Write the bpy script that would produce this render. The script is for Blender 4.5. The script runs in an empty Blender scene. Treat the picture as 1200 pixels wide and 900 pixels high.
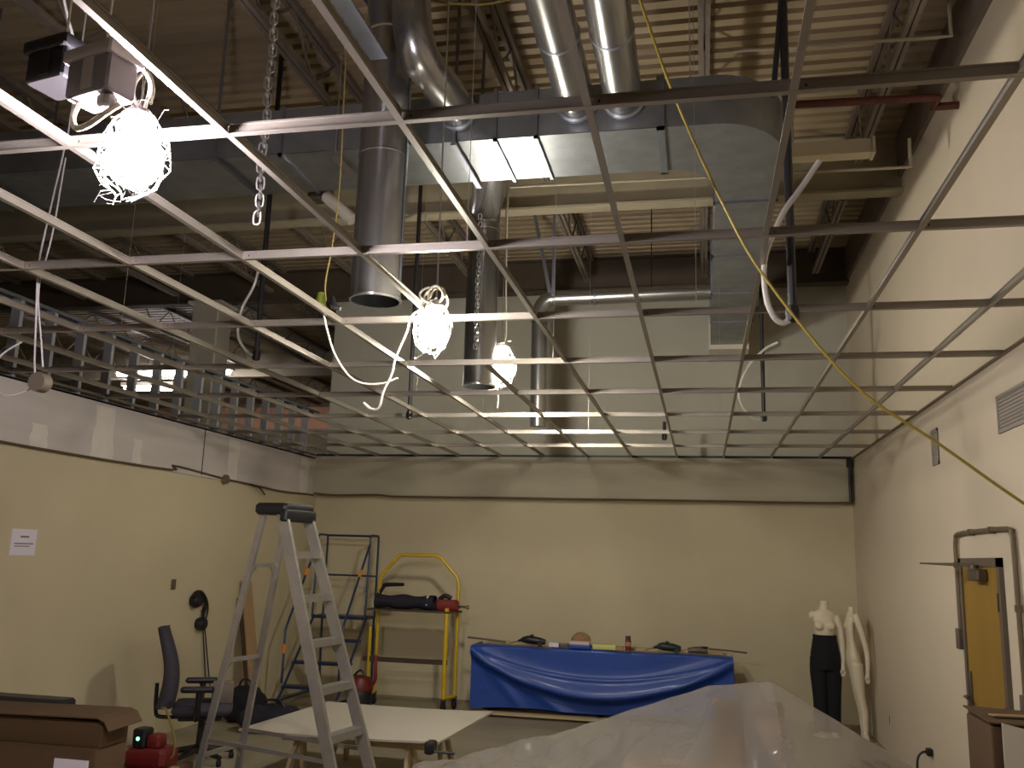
import bpy, math, random
from mathutils import Vector, Matrix
random.seed(7)
PI = math.pi
scene = bpy.context.scene
COL = scene.collection

# ---------------------------------------------------------------- camera
cam_data = bpy.data.cameras.new('camera')
cam_data.sensor_fit = 'HORIZONTAL'
cam_data.sensor_width = 36.0
cam_data.lens = 36.0 * 1046.52 / 1200.0
cam_data.clip_start = 0.02
cam_data.clip_end = 200
cam = bpy.data.objects.new('camera', cam_data)
COL.objects.link(cam)
yaw, pit, rol = -0.2129, 0.1902, 0.029
fw = Vector((math.sin(yaw) * math.cos(pit), math.cos(yaw) * math.cos(pit), math.sin(pit)))
rt = fw.cross(Vector((0, 0, 1))).normalized()
up = rt.cross(fw)
r2 = rt * math.cos(rol) + up * math.sin(rol)
u2 = up * math.cos(rol) - rt * math.sin(rol)
cam.matrix_world = Matrix(((r2.x, u2.x, -fw.x, 0), (r2.y, u2.y, -fw.y, 0), (r2.z, u2.z, -fw.z, 1.95), (0, 0, 0, 1)))
scene.camera = cam

# ---------------------------------------------------------------- world, exposure
world = bpy.data.worlds.new('world')
scene.world = world
world.use_nodes = True
bgn = world.node_tree.nodes['Background']
bgn.inputs[0].default_value = (0.9, 0.85, 0.8, 1)
bgn.inputs[1].default_value = 0.02
vs = scene.view_settings
vs.view_transform = 'Standard'
vs.look = 'None'
vs.gamma = 1
vs.use_curve_mapping = False
vs.exposure = 0.9
LAMP_NEAR, LAMP_MID, LAMP_FAR, FAR_TUBES = 400.0, 213.0, 270.0, 40.0

# ---------------------------------------------------------------- materials
def lin(c):
    c = c / 255.0
    return c / 12.92 if c <= 0.04045 else ((c + 0.055) / 1.055) ** 2.4

def rgb(r, g, b):
    return (lin(r), lin(g), lin(b), 1.0)

def mat(name, col, rough=0.6, metal=0.0, var=0.0, scale=6.0, bump=0.0, bscale=None, col2=None, coat=0.0, stretch=None, spec=0.5):
    m = bpy.data.materials.new(name)
    m.use_nodes = True
    nt = m.node_tree
    b = nt.nodes['Principled BSDF']
    b.inputs['Base Color'].default_value = rgb(*col)
    b.inputs['Roughness'].default_value = rough
    b.inputs['Metallic'].default_value = metal
    b.inputs['Specular IOR Level'].default_value = spec
    if coat:
        b.inputs['Coat Weight'].default_value = coat
        b.inputs['Coat Roughness'].default_value = 0.15
    if var > 0 or bump > 0:
        tc = nt.nodes.new('ShaderNodeTexCoord')
        mp = nt.nodes.new('ShaderNodeMapping')
        nt.links.new(tc.outputs['Object'], mp.inputs['Vector'])
        if stretch:
            mp.inputs['Scale'].default_value = stretch
    if var > 0:
        n = nt.nodes.new('ShaderNodeTexNoise')
        n.inputs['Scale'].default_value = scale
        n.inputs['Detail'].default_value = 5
        n.inputs['Roughness'].default_value = 0.6
        nt.links.new(mp.outputs['Vector'], n.inputs['Vector'])
        r = nt.nodes.new('ShaderNodeValToRGB')
        c1 = rgb(*col)
        c2 = rgb(*col2) if col2 else tuple(x * (1 - var) for x in c1[:3]) + (1,)
        r.color_ramp.elements[0].position = 0.35
        r.color_ramp.elements[0].color = c2
        r.color_ramp.elements[1].position = 0.65
        r.color_ramp.elements[1].color = c1
        nt.links.new(n.outputs['Fac'], r.inputs['Fac'])
        nt.links.new(r.outputs['Color'], b.inputs['Base Color'])
    if bump > 0:
        n2 = nt.nodes.new('ShaderNodeTexNoise')
        n2.inputs['Scale'].default_value = bscale or scale * 4
        n2.inputs['Detail'].default_value = 4
        nt.links.new(mp.outputs['Vector'], n2.inputs['Vector'])
        bp = nt.nodes.new('ShaderNodeBump')
        bp.inputs['Strength'].default_value = bump
        bp.inputs['Distance'].default_value = 0.02
        nt.links.new(n2.outputs['Fac'], bp.inputs['Height'])
        nt.links.new(bp.outputs['Normal'], b.inputs['Normal'])
    return m

def emat(name, col, strength):
    m = bpy.data.materials.new(name)
    m.use_nodes = True
    nt = m.node_tree
    b = nt.nodes['Principled BSDF']
    b.inputs['Base Color'].default_value = (0.9, 0.9, 0.9, 1)
    b.inputs['Emission Color'].default_value = (col[0], col[1], col[2], 1)
    b.inputs['Emission Strength'].default_value = strength
    return m

M = {}
M['cream'] = mat('cream_paint', (203, 191, 157), 0.75, var=0.06, scale=1.2, bump=0.04, bscale=60)
M['cream_r'] = mat('right_wall_paint', (208, 194, 170), 0.75, var=0.05, scale=0.9, bump=0.04, bscale=50)
M['drywall_grey'] = mat('bare_drywall', (206, 198, 190), 0.9, var=0.10, scale=2.2, stretch=(1, 0.35, 2.2))
M['compound'] = mat('joint_compound', (224, 217, 205), 0.9, var=0.08, scale=7)
M['bulkhead'] = mat('bulkhead_drywall', (178, 170, 146), 0.85, var=0.12, scale=1.5, stretch=(0.4, 1, 2.5))
M['upper_wall'] = mat('upper_wall_grey', (188, 184, 168), 0.85, var=0.06, scale=1.0)
M['concrete'] = mat('concrete_floor', (158, 148, 124), 0.6, var=0.18, scale=1.6, bump=0.08, bscale=30)
M['deck'] = mat('steel_deck_primer', (164, 145, 116), 0.6, metal=0.1, var=0.28, scale=0.9, stretch=(0.25, 3.0, 1))
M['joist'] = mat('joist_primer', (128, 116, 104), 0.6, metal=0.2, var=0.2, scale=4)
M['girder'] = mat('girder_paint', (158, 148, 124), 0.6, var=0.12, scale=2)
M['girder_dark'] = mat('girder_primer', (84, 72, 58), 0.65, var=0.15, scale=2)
M['far_wall'] = mat('far_block_wall', (150, 138, 112), 0.9, var=0.1, scale=1)
M['orange_wall'] = mat('far_orange_band', (240, 184, 148), 0.8, var=0.08, scale=1)
M['galv'] = mat('galvanised_sheet', (146, 149, 150), 0.38, metal=0.75, var=0.22, scale=5, bump=0.03, bscale=8)
M['galv_round'] = mat('galvanised_round_duct', (170, 168, 164), 0.26, metal=0.9, var=0.15, scale=3, stretch=(1, 1, 0.3), bump=0.02, bscale=6)
M['stud'] = mat('bright_stud_metal', (196, 198, 206), 0.4, metal=0.45)
M['galv_dull'] = mat('galvanised_stud', (150, 154, 162), 0.42, metal=0.9, var=0.15, scale=6)
M['tee'] = mat('tee_bar_white', (152, 144, 132), 0.36, metal=0.72, var=0.05, scale=9)
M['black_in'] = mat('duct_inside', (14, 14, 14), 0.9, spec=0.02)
M['black_pipe'] = mat('black_steel_pipe', (22, 20, 20), 0.5, var=0.2, scale=20)
M['red_pipe'] = mat('red_oxide_pipe', (86, 38, 24), 0.6, var=0.2, scale=9)
M['flex'] = mat('grey_flexible_conduit', (196, 192, 182), 0.4, metal=0.2)
M['cord_white'] = mat('white_cord', (222, 216, 196), 0.5)
M['cord_yellow'] = mat('yellow_cable', (156, 136, 44), 0.5)
M['cord_yellow_dark'] = mat('dull_yellow_rope', (128, 110, 54), 0.7)
M['wire'] = mat('steel_wire', (188, 186, 180), 0.35, metal=0.9)
M['chain'] = mat('zinc_chain', (196, 194, 190), 0.28, metal=1.0)
M['ballast'] = mat('grey_ballast_enamel', (120, 114, 116), 0.5, var=0.06, scale=7)
M['ballast_plate'] = mat('light_nameplate', (170, 164, 162), 0.5)
M['white_enamel'] = mat('white_enamel', (214, 206, 188), 0.4)
M['alu'] = mat('ladder_aluminium', (178, 174, 166), 0.42, metal=0.75, var=0.15, scale=9)
M['black_plastic'] = mat('black_plastic', (26, 24, 26), 0.45)
M['black_rubber'] = mat('black_rubber', (20, 20, 20), 0.8)
M['blue_steel'] = mat('blue_enamel_tube', (36, 50, 86), 0.4, var=0.1, scale=9)
M['orange_tape'] = mat('orange_marker', (238, 140, 40), 0.5)
M['yellow_steel'] = mat('yellow_enamel_tube', (212, 176, 34), 0.4, var=0.1, scale=9)
M['navy_bag'] = mat('navy_canvas', (34, 32, 46), 0.85, var=0.2, scale=14, bump=0.2, bscale=40)
M['red_cloth'] = mat('dark_red_plastic', (120, 34, 30), 0.55)
M['chrome'] = mat('chrome', (210, 210, 210), 0.12, metal=1.0)
M['tarp'] = mat('blue_tarp', (22, 66, 152), 0.5, var=0.12, scale=5, bump=0.2, bscale=9, coat=0.06)
M['plywood'] = mat('pale_plywood', (186, 166, 128), 0.7, var=0.12, scale=3, stretch=(0.3, 4, 4))
M['dark_wood'] = mat('dark_wood', (74, 58, 42), 0.7, var=0.2, scale=4)
M['board_white'] = mat('white_board', (184, 176, 160), 0.6, var=0.03, scale=2)
M['cardboard'] = mat('brown_cardboard', (84, 62, 36), 0.85, var=0.12, scale=3)
M['cardboard_light'] = mat('light_cardboard', (168, 138, 98), 0.85, var=0.1, scale=3)
M['print_dark'] = mat('printed_mark', (70, 60, 46), 0.8)
M['mann_white'] = mat('mannequin_plastic', (224, 212, 184), 0.45)
M['black_cloth'] = mat('black_trouser_cloth', (16, 16, 22), 0.9, bump=0.2, bscale=30)
M['door_yellow'] = mat('mustard_door', (150, 116, 42), 0.5, var=0.12, scale=2, stretch=(1, 5, 0.5))
M['frame_grey'] = mat('door_frame_grey', (98, 86, 72), 0.5)
M['hardware'] = mat('dull_hardware', (108, 98, 86), 0.35, metal=0.7)
M['conduit'] = mat('wall_conduit', (120, 106, 84), 0.45, metal=0.4)
M['grille'] = mat('grille_grey', (150, 142, 132), 0.5)
M['paper'] = mat('notice_paper', (226, 220, 228), 0.8)
M['ink'] = mat('notice_ink', (120, 110, 118), 0.8)
M['chair_fabric'] = mat('charcoal_chair_fabric', (70, 66, 76), 0.9, var=0.15, scale=30, bump=0.2, bscale=80)
M['box_lilac'] = mat('grey_board', (120, 110, 102), 0.8)
M['dark_cable'] = mat('dark_wall_cable', (88, 76, 52), 0.7)
M['led'] = emat('green_led', (0.1, 1.0, 0.35), 4.0)
M['tan'] = mat('tan_cloth', (150, 118, 82), 0.9, bump=0.2, bscale=30)
M['pink_pad'] = mat('pale_pink_box', (198, 178, 176), 0.7)
M['yellow_pad'] = mat('pale_yellow_pad', (206, 200, 120), 0.7)
M['red_tool'] = mat('red_tool_shell', (104, 28, 24), 0.45)
M['green_tool'] = mat('dark_green_tool', (30, 44, 38), 0.5)
M['ceramic'] = mat('socket_housing', (150, 140, 136), 0.5)
M['bulb_near'] = emat('lit_bulb_cool', (1.0, 0.92, 1.04), LAMP_NEAR)
M['bulb_mid'] = emat('lit_bulb_mid', (1.0, 0.95, 0.84), LAMP_MID)
M['bulb_far'] = emat('lit_bulb_warm', (1.0, 0.95, 0.84), LAMP_FAR)
M['tube_lit'] = emat('lit_fluorescent', (1.0, 0.95, 0.98), FAR_TUBES)
M['tube_off'] = mat('unlit_diffuser', (214, 204, 176), 0.4)
M['plug'] = mat('green_yellow_connector', (150, 160, 60), 0.5)

def plastic_sheet():
    m = bpy.data.materials.new('clear_poly_sheet')
    m.use_nodes = True
    nt = m.node_tree
    for n in list(nt.nodes):
        nt.nodes.remove(n)
    out = nt.nodes.new('ShaderNodeOutputMaterial')
    tr = nt.nodes.new('ShaderNodeBsdfTransparent')
    tr.inputs[0].default_value = (0.95, 0.94, 0.92, 1)
    df = nt.nodes.new('ShaderNodeBsdfDiffuse')
    df.inputs[0].default_value = (0.80, 0.77, 0.73, 1)
    tl = nt.nodes.new('ShaderNodeBsdfTranslucent')
    tl.inputs[0].default_value = (0.80, 0.77, 0.73, 1)
    gl = nt.nodes.new('ShaderNodeBsdfGlossy')
    gl.inputs[0].default_value = (1, 1, 1, 1)
    gl.inputs['Roughness'].default_value = 0.12
    m1 = nt.nodes.new('ShaderNodeMixShader'); m1.inputs[0].default_value = 0.45
    m2 = nt.nodes.new('ShaderNodeMixShader'); m2.inputs[0].default_value = 0.33
    m3 = nt.nodes.new('ShaderNodeMixShader')
    fr = nt.nodes.new('ShaderNodeFresnel'); fr.inputs[0].default_value = 1.5
    tc = nt.nodes.new('ShaderNodeTexCoord'); nz = nt.nodes.new('ShaderNodeTexNoise')
    nz.inputs['Scale'].default_value = 7.0; nz.inputs['Detail'].default_value = 2
    bmp = nt.nodes.new('ShaderNodeBump'); bmp.inputs['Strength'].default_value = 0.35; bmp.inputs['Distance'].default_value = 0.03
    nt.links.new(tc.outputs['Object'], nz.inputs['Vector']); nt.links.new(nz.outputs['Fac'], bmp.inputs['Height'])
    nt.links.new(bmp.outputs['Normal'], gl.inputs['Normal'])
    nt.links.new(df.outputs[0], m1.inputs[1]); nt.links.new(tl.outputs[0], m1.inputs[2])
    nt.links.new(tr.outputs[0], m2.inputs[1]); nt.links.new(m1.outputs[0], m2.inputs[2])
    nt.links.new(fr.outputs[0], m3.inputs[0])
    nt.links.new(m2.outputs[0], m3.inputs[1]); nt.links.new(gl.outputs[0], m3.inputs[2])
    nt.links.new(m3.outputs[0], out.inputs[0])
    return m
M['poly'] = plastic_sheet()

# ---------------------------------------------------------------- mesh helpers
def smooth_path(pts, n=6):
    P = [Vector(p) for p in pts]
    if len(P) < 3:
        return P
    out = []
    for i in range(len(P) - 1):
        p0 = P[i - 1] if i > 0 else P[i] * 2 - P[i + 1]
        p1, p2 = P[i], P[i + 1]
        p3 = P[i + 2] if i + 2 < len(P) else P[i + 1] * 2 - P[i]
        for k in range(n):
            t = k / n
            out.append(0.5 * ((2 * p1) + (p2 - p0) * t + (2 * p0 - 5 * p1 + 4 * p2 - p3) * t * t + (3 * p1 - p0 - 3 * p2 + p3) * t ** 3))
    out.append(P[-1])
    return out

class MB:
    def __init__(self):
        self.v = []; self.f = []
    def add(self, vs_, fs):
        o = len(self.v)
        self.v += [tuple(p) for p in vs_]
        self.f += [tuple(i + o for i in q) for q in fs]
        return self
    def box(self, a, b):
        x0, y0, z0 = a; x1, y1, z1 = b
        return self.add([(x0, y0, z0), (x1, y0, z0), (x1, y1, z0), (x0, y1, z0), (x0, y0, z1), (x1, y0, z1), (x1, y1, z1), (x0, y1, z1)],
                        [(0, 3, 2, 1), (4, 5, 6, 7), (0, 1, 5, 4), (1, 2, 6, 5), (2, 3, 7, 6), (3, 0, 4, 7)])
    def bar(self, p, q, w, h, upv=(0, 0, 1)):
        p, q = Vector(p), Vector(q)
        d = (q - p).normalized()
        u = Vector(upv)
        s = d.cross(u)
        if s.length < 1e-4:
            s = d.cross(Vector((0, 1, 0)))
        s.normalize(); u = s.cross(d)
        s *= w / 2; u *= h / 2
        return self.add([p - s - u, p + s - u, p + s + u, p - s + u, q - s - u, q + s - u, q + s + u, q - s + u],
                        [(0, 3, 2, 1), (4, 5, 6, 7), (0, 1, 5, 4), (1, 2, 6, 5), (2, 3, 7, 6), (3, 0, 4, 7)][::-1])
    def tube(self, pts, r, n=8, smooth=0, caps=True):
        P = smooth_path(pts, smooth) if smooth else [Vector(p) for p in pts]
        rs = r if isinstance(r, (list, tuple)) else [r] * len(P)
        if len(rs) != len(P):
            m = len(rs) - 1
            rs = [rs[min(int(i / (len(P) - 1) * m), m - 1)] + (rs[min(int(i / (len(P) - 1) * m), m - 1) + 1] - rs[min(int(i / (len(P) - 1) * m), m - 1)]) * (i / (len(P) - 1) * m - min(int(i / (len(P) - 1) * m), m - 1)) for i in range(len(P))]
        o = len(self.v)
        u = None
        for i, p in enumerate(P):
            d = (P[min(i + 1, len(P) - 1)] - P[max(i - 1, 0)])
            if d.length < 1e-9:
                d = Vector((0, 0, 1))
            d.normalize()
            if u is None:
                u = d.cross(Vector((0, 0, 1)) if abs(d.z) < 0.9 else Vector((1, 0, 0))).normalized()
            else:
                u = (u - d * u.dot(d))
                if u.length < 1e-6:
                    u = d.cross(Vector((1, 0.3, 0.2)))
                u.normalize()
            w = d.cross(u)
            for k in range(n):
                a = 2 * PI * k / n
                self.v.append(tuple(p + u * (math.cos(a) * rs[i]) + w * (math.sin(a) * rs[i])))
        for i in range(len(P) - 1):
            for k in range(n):
                a0 = o + i * n + k; a1 = o + i * n + (k + 1) % n
                self.f.append((a0, a1, a1 + n, a0 + n))
        if caps:
            self.f.append(tuple(o + k for k in range(n))[::-1])
            e = o + (len(P) - 1) * n
            self.f.append(tuple(e + k for k in range(n)))
        return self
    def lathe(self, c, prof, n=16, axis='z'):
        c = Vector(c); o = len(self.v)
        for (r, h) in prof:
            for k in range(n):
                a = 2 * PI * k / n
                if axis == 'z': p = Vector((math.cos(a) * r, math.sin(a) * r, h))
                elif axis == 'y': p = Vector((math.cos(a) * r, h, -math.sin(a) * r))
                else: p = Vector((h, math.cos(a) * r, math.sin(a) * r))
                self.v.append(tuple(c + p))
        for i in range(len(prof) - 1):
            for k in range(n):
                a0 = o + i * n + k; a1 = o + i * n + (k + 1) % n
                self.f.append((a0, a1, a1 + n, a0 + n))
        if prof[0][0] > 1e-5: self.f.append(tuple(o + k for k in range(n))[::-1])
        e = o + (len(prof) - 1) * n
        if prof[-1][0] > 1e-5: self.f.append(tuple(e + k for k in range(n)))
        return self
    def prism(self, poly, z0, z1):
        n = len(poly)
        return self.add([(x, y, z0) for x, y in poly] + [(x, y, z1) for x, y in poly],
                        [tuple(range(n))[::-1], tuple(range(n, 2 * n))] + [(i, (i + 1) % n, n + (i + 1) % n, n + i) for i in range(n)])
    def grid(self, fn, nu, nv, thick=None):
        o = len(self.v)
        for j in range(nv + 1):
            for i in range(nu + 1):
                self.v.append(tuple(fn(i / nu, j / nv)))
        for j in range(nv):
            for i in range(nu):
                a = o + j * (nu + 1) + i
                self.f.append((a, a + 1, a + nu + 2, a + nu + 1))
        return self
    def rbox(self, a, b, r=0.01):
        # box with chamfered vertical and horizontal edges
        x0, y0, z0 = a; x1, y1, z1 = b
        def ring(i, z):
            X0, Y0, X1, Y1 = x0 + i, y0 + i, x1 - i, y1 - i
            c = r
            return [(X0 + c, Y0, z), (X1 - c, Y0, z), (X1, Y0 + c, z), (X1, Y1 - c, z), (X1 - c, Y1, z), (X0 + c, Y1, z), (X0, Y1 - c, z), (X0, Y0 + c, z)]
        rings = ring(r * 0.7, z0) + ring(0, z0 + r) + ring(0, z1 - r) + ring(r * 0.7, z1)
        fs = [tuple(range(8))[::-1], tuple(range(24, 32))]
        for l in range(3):
            for k in range(8):
                fs.append((l * 8 + k, l * 8 + (k + 1) % 8, l * 8 + 8 + (k + 1) % 8, l * 8 + 8 + k))
        return self.add(rings, fs)
    def xf(self, mtx):
        self.v = [tuple(mtx @ Vector(p)) for p in self.v]
        return self
    def build(self, name, material, parent=None, world=True, sharp=35, kind=None):
        vs_ = self.v
        off = Vector((0, 0, 0))
        if parent is not None:
            if world:
                p = parent
                while p is not None:
                    off += p.location; p = p.parent
        else:
            xs = [p[0] for p in vs_]; ys = [p[1] for p in vs_]; zs = [p[2] for p in vs_]
            off = Vector(((min(xs) + max(xs)) / 2, (min(ys) + max(ys)) / 2, min(zs)))
        me = bpy.data.meshes.new(name)
        me.from_pydata([(p[0] - off.x, p[1] - off.y, p[2] - off.z) for p in vs_], [], self.f)
        me.validate(); me.update()
        if sharp:
            for pl in me.polygons: pl.use_smooth = True
            me.set_sharp_from_angle(angle=math.radians(sharp))
        me.materials.append(M[material] if isinstance(material, str) else material)
        o = bpy.data.objects.new(name, me)
        COL.objects.link(o)
        if parent is not None: o.parent = parent
        else: o.location = off
        if kind: o['kind'] = kind
        return o

def tag(o, label, cat, group=None):
    o['label'] = label; o['category'] = cat
    if group: o['group'] = group
    return o

def thing(name, label, cat, loc=(0, 0, 0), rz=0.0, group=None):
    o = bpy.data.objects.new(name, None)
    COL.objects.link(o)
    o.location = loc; o.rotation_euler = (0, 0, rz)
    o.empty_display_size = 0.1
    return tag(o, label, cat, group)

def struct(name, mb, m, label, cat='structure', sharp=None):
    o = mb.build(name, m, None, sharp=sharp)
    o['kind'] = 'structure'; o['label'] = label; o['category'] = cat
    return o

def dup_part(o, parent, loc, rot=None):
    c = o.copy(); COL.objects.link(c); c.parent = parent; c.location = loc
    if rot is not None: c.rotation_euler = rot
    return c

# ---------------------------------------------------------------- key dimensions
XL, XR = -5.60, 1.92        # room side walls
YB = 12.27                  # upper back wall face
YBL = 12.42                 # lower back wall face
ZG = 3.315                  # suspended grid
ZD = 6.10                   # deck underside
YR = -6.0                   # rear wall
ZW = 3.27                   # top of the left partition
S2, S4 = 0.6096, 1.2192
GX0, GY0 = -2.1616, 2.5344

# ================================================================ SHELL
struct('floor', MB().box((-26, YR, -0.2), (XR + 0.2, 24.2, 0)), 'concrete', 'dull grey-beige concrete floor of the unfinished room', 'floor')
# corrugated deck
mb = MB()
prof = []
y = YR
while y < 24.0:
    prof += [(y, ZD), (y + 0.088, ZD), (y + 0.104, ZD + 0.045), (y + 0.140, ZD + 0.045)]
    y += 0.156
n = len(prof)
mb.v = [(-26, p[0], p[1]) for p in prof] + [(XR + 0.2, p[0], p[1]) for p in prof]
mb.f = [(i, i + 1, n + i + 1, n + i) for i in range(n - 1)]
b0 = len(mb.v)
mb.box((-26, YR, ZD + 0.06), (XR + 0.2, 24, ZD + 0.12))
struct('ceiling', mb, 'deck', 'ribbed steel roof deck high above the open grid', 'ceiling')
struct('wall_right', MB().box((XR, YR, 0), (XR + 0.2, 24, ZD)), 'cream_r', 'tall cream painted wall on the right with the yellow door', 'wall')
struct('wall_back', MB().box((XL, YBL, 0), (XR, YBL + 0.2, 2.78)).box((-5.42, YB + 0.1, 2.78), (XR, YBL + 0.2, ZD)), 'cream', 'cream back wall behind the blue covered table', 'wall')
struct('trim_1', MB().box((-5.42, YB, 3.30), (XR, YB + 0.1, 5.95)), 'upper_wall', 'pale grey drywall rising above the grid on the back wall', 'wall panel')
bulk = struct('trim_2', MB().box((XL, YB - 0.03, 2.755), (XR - 0.02, YBL, ZG)), 'bulkhead', 'smudged drywall bulkhead band along top of the back wall', 'bulkhead')
struct('wall_left', MB().box((XL - 0.12, YR, 0), (XL, YBL + 0.2, ZW)), 'cream', 'plain cream lower wall on the left side', 'wall')
band = struct('trim_3', MB().box((XL - 0.001, YR, 2.735), (XL + 0.022, YBL, ZW)), 'drywall_grey', 'bare grey drywall band along top of the left wall', 'drywall band')
for (y0, w, z0, z1) in ((7.46, 0.30, 2.75, 3.24), (8.0, 0.14, 2.76, 3.0), (9.90, 0.24, 2.76, 3.24), (11.9, 0.26, 2.76, 3.25), (6.62, 0.2, 2.75, 2.95)):
    MB().grid(lambda u, v: (XL + 0.0235, y0 + (u - 0.5) * w * (1 + 0.10 * math.sin(5 * v + y0)) + 0.008 * math.sin(11 * v), z0 + (z1 - z0) * v), 4, 10).build('joint_compound', 'compound', band)
MB().box((XL + 0.0222, 9.215, 2.75), (XL + 0.0245, 9.228, ZW)).build('sheet_joint', 'black_in', band)
MB().box((XL - 0.005, YR, ZW), (XL + 0.03, YBL - 0.15, ZW + 0.014)).build('edge_bead', 'black_in', band)
struct('trim_4', MB().box((XR - 0.035, YR, 5.66), (XR, 12.2, ZD - 0.005)), 'joist', 'dark brownish strip along top of the right wall', 'ledger')  # thin raised band, darker than the wall, just below the deck
struct('wall_rear', MB().box((-26, YR - 0.2, 0), (XR + 0.2, YR, ZD)), 'far_wall', 'block wall at the near end of the hall', 'wall')
struct('wall_far_left', MB().box((-26.2, YR, 0), (-26, 24, ZD)), 'far_wall', 'distant side wall of the open hall', 'wall')
fw_ = struct('wall_far_back', MB().box((-26, 23.6, 0), (XR, 23.8, ZD)), 'far_wall', 'distant end wall of the hall with an orange upper band', 'wall')
MB().box((-20, 23.56, 5.35), (-8.6, 23.62, 5.98)).build('orange_band', 'orange_wall', fw_)
MB().box((-22, 23.55, 5.24), (-8.0, 23.62, 5.33)).build('white_band', 'white_enamel', fw_)

# wall bulkhead cables
c = MB()
pts = [(XL + 0.035, 4.0, 2.742), (XL + 0.035, 5.6, 2.745), (XL + 0.035, 7.0, 2.738), (XL + 0.035, 8.6, 2.752), (XL + 0.035, 8.62, 2.80), (XL + 0.035, 9.1, 2.785), (XL + 0.035, 9.7, 2.755), (XL + 0.035, 10.4, 2.74), (XL + 0.035, 11.2, 2.72), (XL + 0.035, 12.0, 2.74), (XL + 0.05, 12.2, 2.74)]
c.tube(pts, 0.012, 6, smooth=3)
t = thing('wall_cable', 'dark cable run along lower edge of grey left drywall band', 'cable', (XL + 0.035, 8, 2.73))
c.build('cable', 'dark_cable', t)
MB().lathe((XL + 0.03, 9.72, 2.75), [(0.055, 0), (0.055, 0.04), (0.0, 0.042)], 10, 'x').build('junction_box', 'conduit', t)
MB().tube([(XL + 0.04, 10.3, 2.74), (XL + 0.07, 10.5, 2.72), (XL + 0.06, 10.7, 2.64)], 0.01, 5, smooth=4).build('loose_tail', 'black_plastic', t)
c = MB()
c.tube([(XL + 0.05, YB - 0.05, 2.77), (-5.2, YB - 0.05, 2.745), (-4.6, YB - 0.05, 2.76), (-4.2, YB - 0.05, 2.735), (-3.0, YB - 0.05, 2.745), (-1.5, YB - 0.05, 2.74), (0, YB - 0.05, 2.745), (1.3, YB - 0.05, 2.735), (1.86, YB - 0.05, 2.75)], 0.013, 6, smooth=4)
t = thing('wall_cable', 'dark cable run along lower edge of the back bulkhead', 'cable', (-2, YB - 0.05, 2.72))
c.build('cable', 'dark_cable', t)
MB().tube([(1.865, YB - 0.06, 2.74), (1.865, YB - 0.06, 3.29)], 0.022, 8).build('corner_conduit', 'black_pipe', t)
MB().box((1.83, YB - 0.09, 3.2), (1.9, YB - 0.03, 3.31)).build('corner_box', 'black_pipe', t)

# ================================================================ STUD FRAME over left partition
t = thing('stud_frame', 'row of thin metal studs standing on top of the left wall', 'stud frame', (XL - 0.06, 8, ZW))
def stud_mb():
    m = MB()
    m.box((-0.045, -0.02, 0.0), (-0.042, 0.02, 0.72)).box((0.042, -0.02, 0.0), (0.045, 0.02, 0.72)).box((-0.045, -0.02, 0.0), (0.045, -0.017, 0.72))
    return m
first = None
k = 0
yy = 4.25
while yy < 12.3:
    if first is None:
        first = stud_mb().build('stud', 'stud', t, world=False, sharp=None); first.location = (0, yy - 8, 0.0)
    else:
        dup_part(first, t, (0, yy - 8, 0.0))
    yy += 0.4064
MB().box((-0.048, -4.2, 0), (0.048, 4.35, 0.004)).box((-0.05, -4.2, 0), (-0.047, 4.35, 0.03)).box((0.047, -4.2, 0), (0.05, 4.35, 0.03)).build('bottom_track', 'galv_dull', t, world=False, sharp=None)
MB().box((-0.048, -4.2, 0.716), (0.048, 4.35, 0.72)).box((-0.05, -4.2, 0.69), (-0.047, 4.35, 0.72)).box((0.047, -4.2, 0.69), (0.05, 4.35, 0.72)).build('top_track', 'galv_dull', t, world=False, sharp=None)

# ================================================================ ROOF STEEL
def girder(y, z0, x0, x1, m, label):
    g = thing('steel_girder', label, 'girder', ((x0 + x1) / 2, y, z0), group='roof girders')
    MB().box((x0, y - 0.09, z0), (x1, y + 0.09, z0 + 0.025)).build('bottom_flange', m, g, sharp=None)
    MB().box((x0, y - 0.008, z0 + 0.02), (x1, y + 0.008, ZD - 0.02)).build('web', 'girder_dark' if m == 'girder_dark' else 'girder', g, sharp=None)
    MB().box((x0, y - 0.09, ZD - 0.025), (x1, y + 0.09, ZD - 0.002)).build('top_flange', m, g, sharp=None)
    return g
girder(8.7, 5.50, -25.9, XR, 'girder', 'pale painted roof girder crossing behind the elbow duct')
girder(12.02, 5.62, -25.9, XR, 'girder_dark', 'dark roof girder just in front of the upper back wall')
girder(17.2, 5.55, -25.9, -5.6, 'girder', 'far roof girder beyond the white column')
girder(0.6, 5.55, -25.9, XR, 'girder', 'roof girder overhead of the viewer')
# open-web joists
def joist(x, y0, y1, label):
    j = thing('steel_joist', label, 'joist', (x, y0, 5.62), group='open web roof joists')
    zt, zb = ZD - 0.03, 5.66
    MB().box((x - 0.045, y0, zt - 0.03), (x - 0.006, y1, zt + 0.025)).box((x + 0.006, y0, zt - 0.03), (x + 0.045, y1, zt + 0.025)).build('top_chord', 'joist', j, sharp=None)
    MB().box((x - 0.04, y0 + 0.35, zb - 0.03), (x - 0.006, y1 - 0.35, zb + 0.02)).box((x + 0.006, y0 + 0.35, zb - 0.03), (x + 0.04, y1 - 0.35, zb + 0.02)).build('bottom_chord', 'joist', j, sharp=None)
    w = MB()
    y = y0 + 0.1; upf = True
    P = [(x, y0 + 0.02, zt)]
    yy = y0 + 0.4
    while yy < y1 - 0.3:
        P.append((x, yy, zb if len(P) % 2 else zt)); yy += 0.42
    P.append((x, y1 - 0.02, zt))
    for a, b in zip(P, P[1:]): w.tube([a, b], 0.011, 5)
    w.build('web_rod', 'joist', j, sharp=None)
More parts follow.
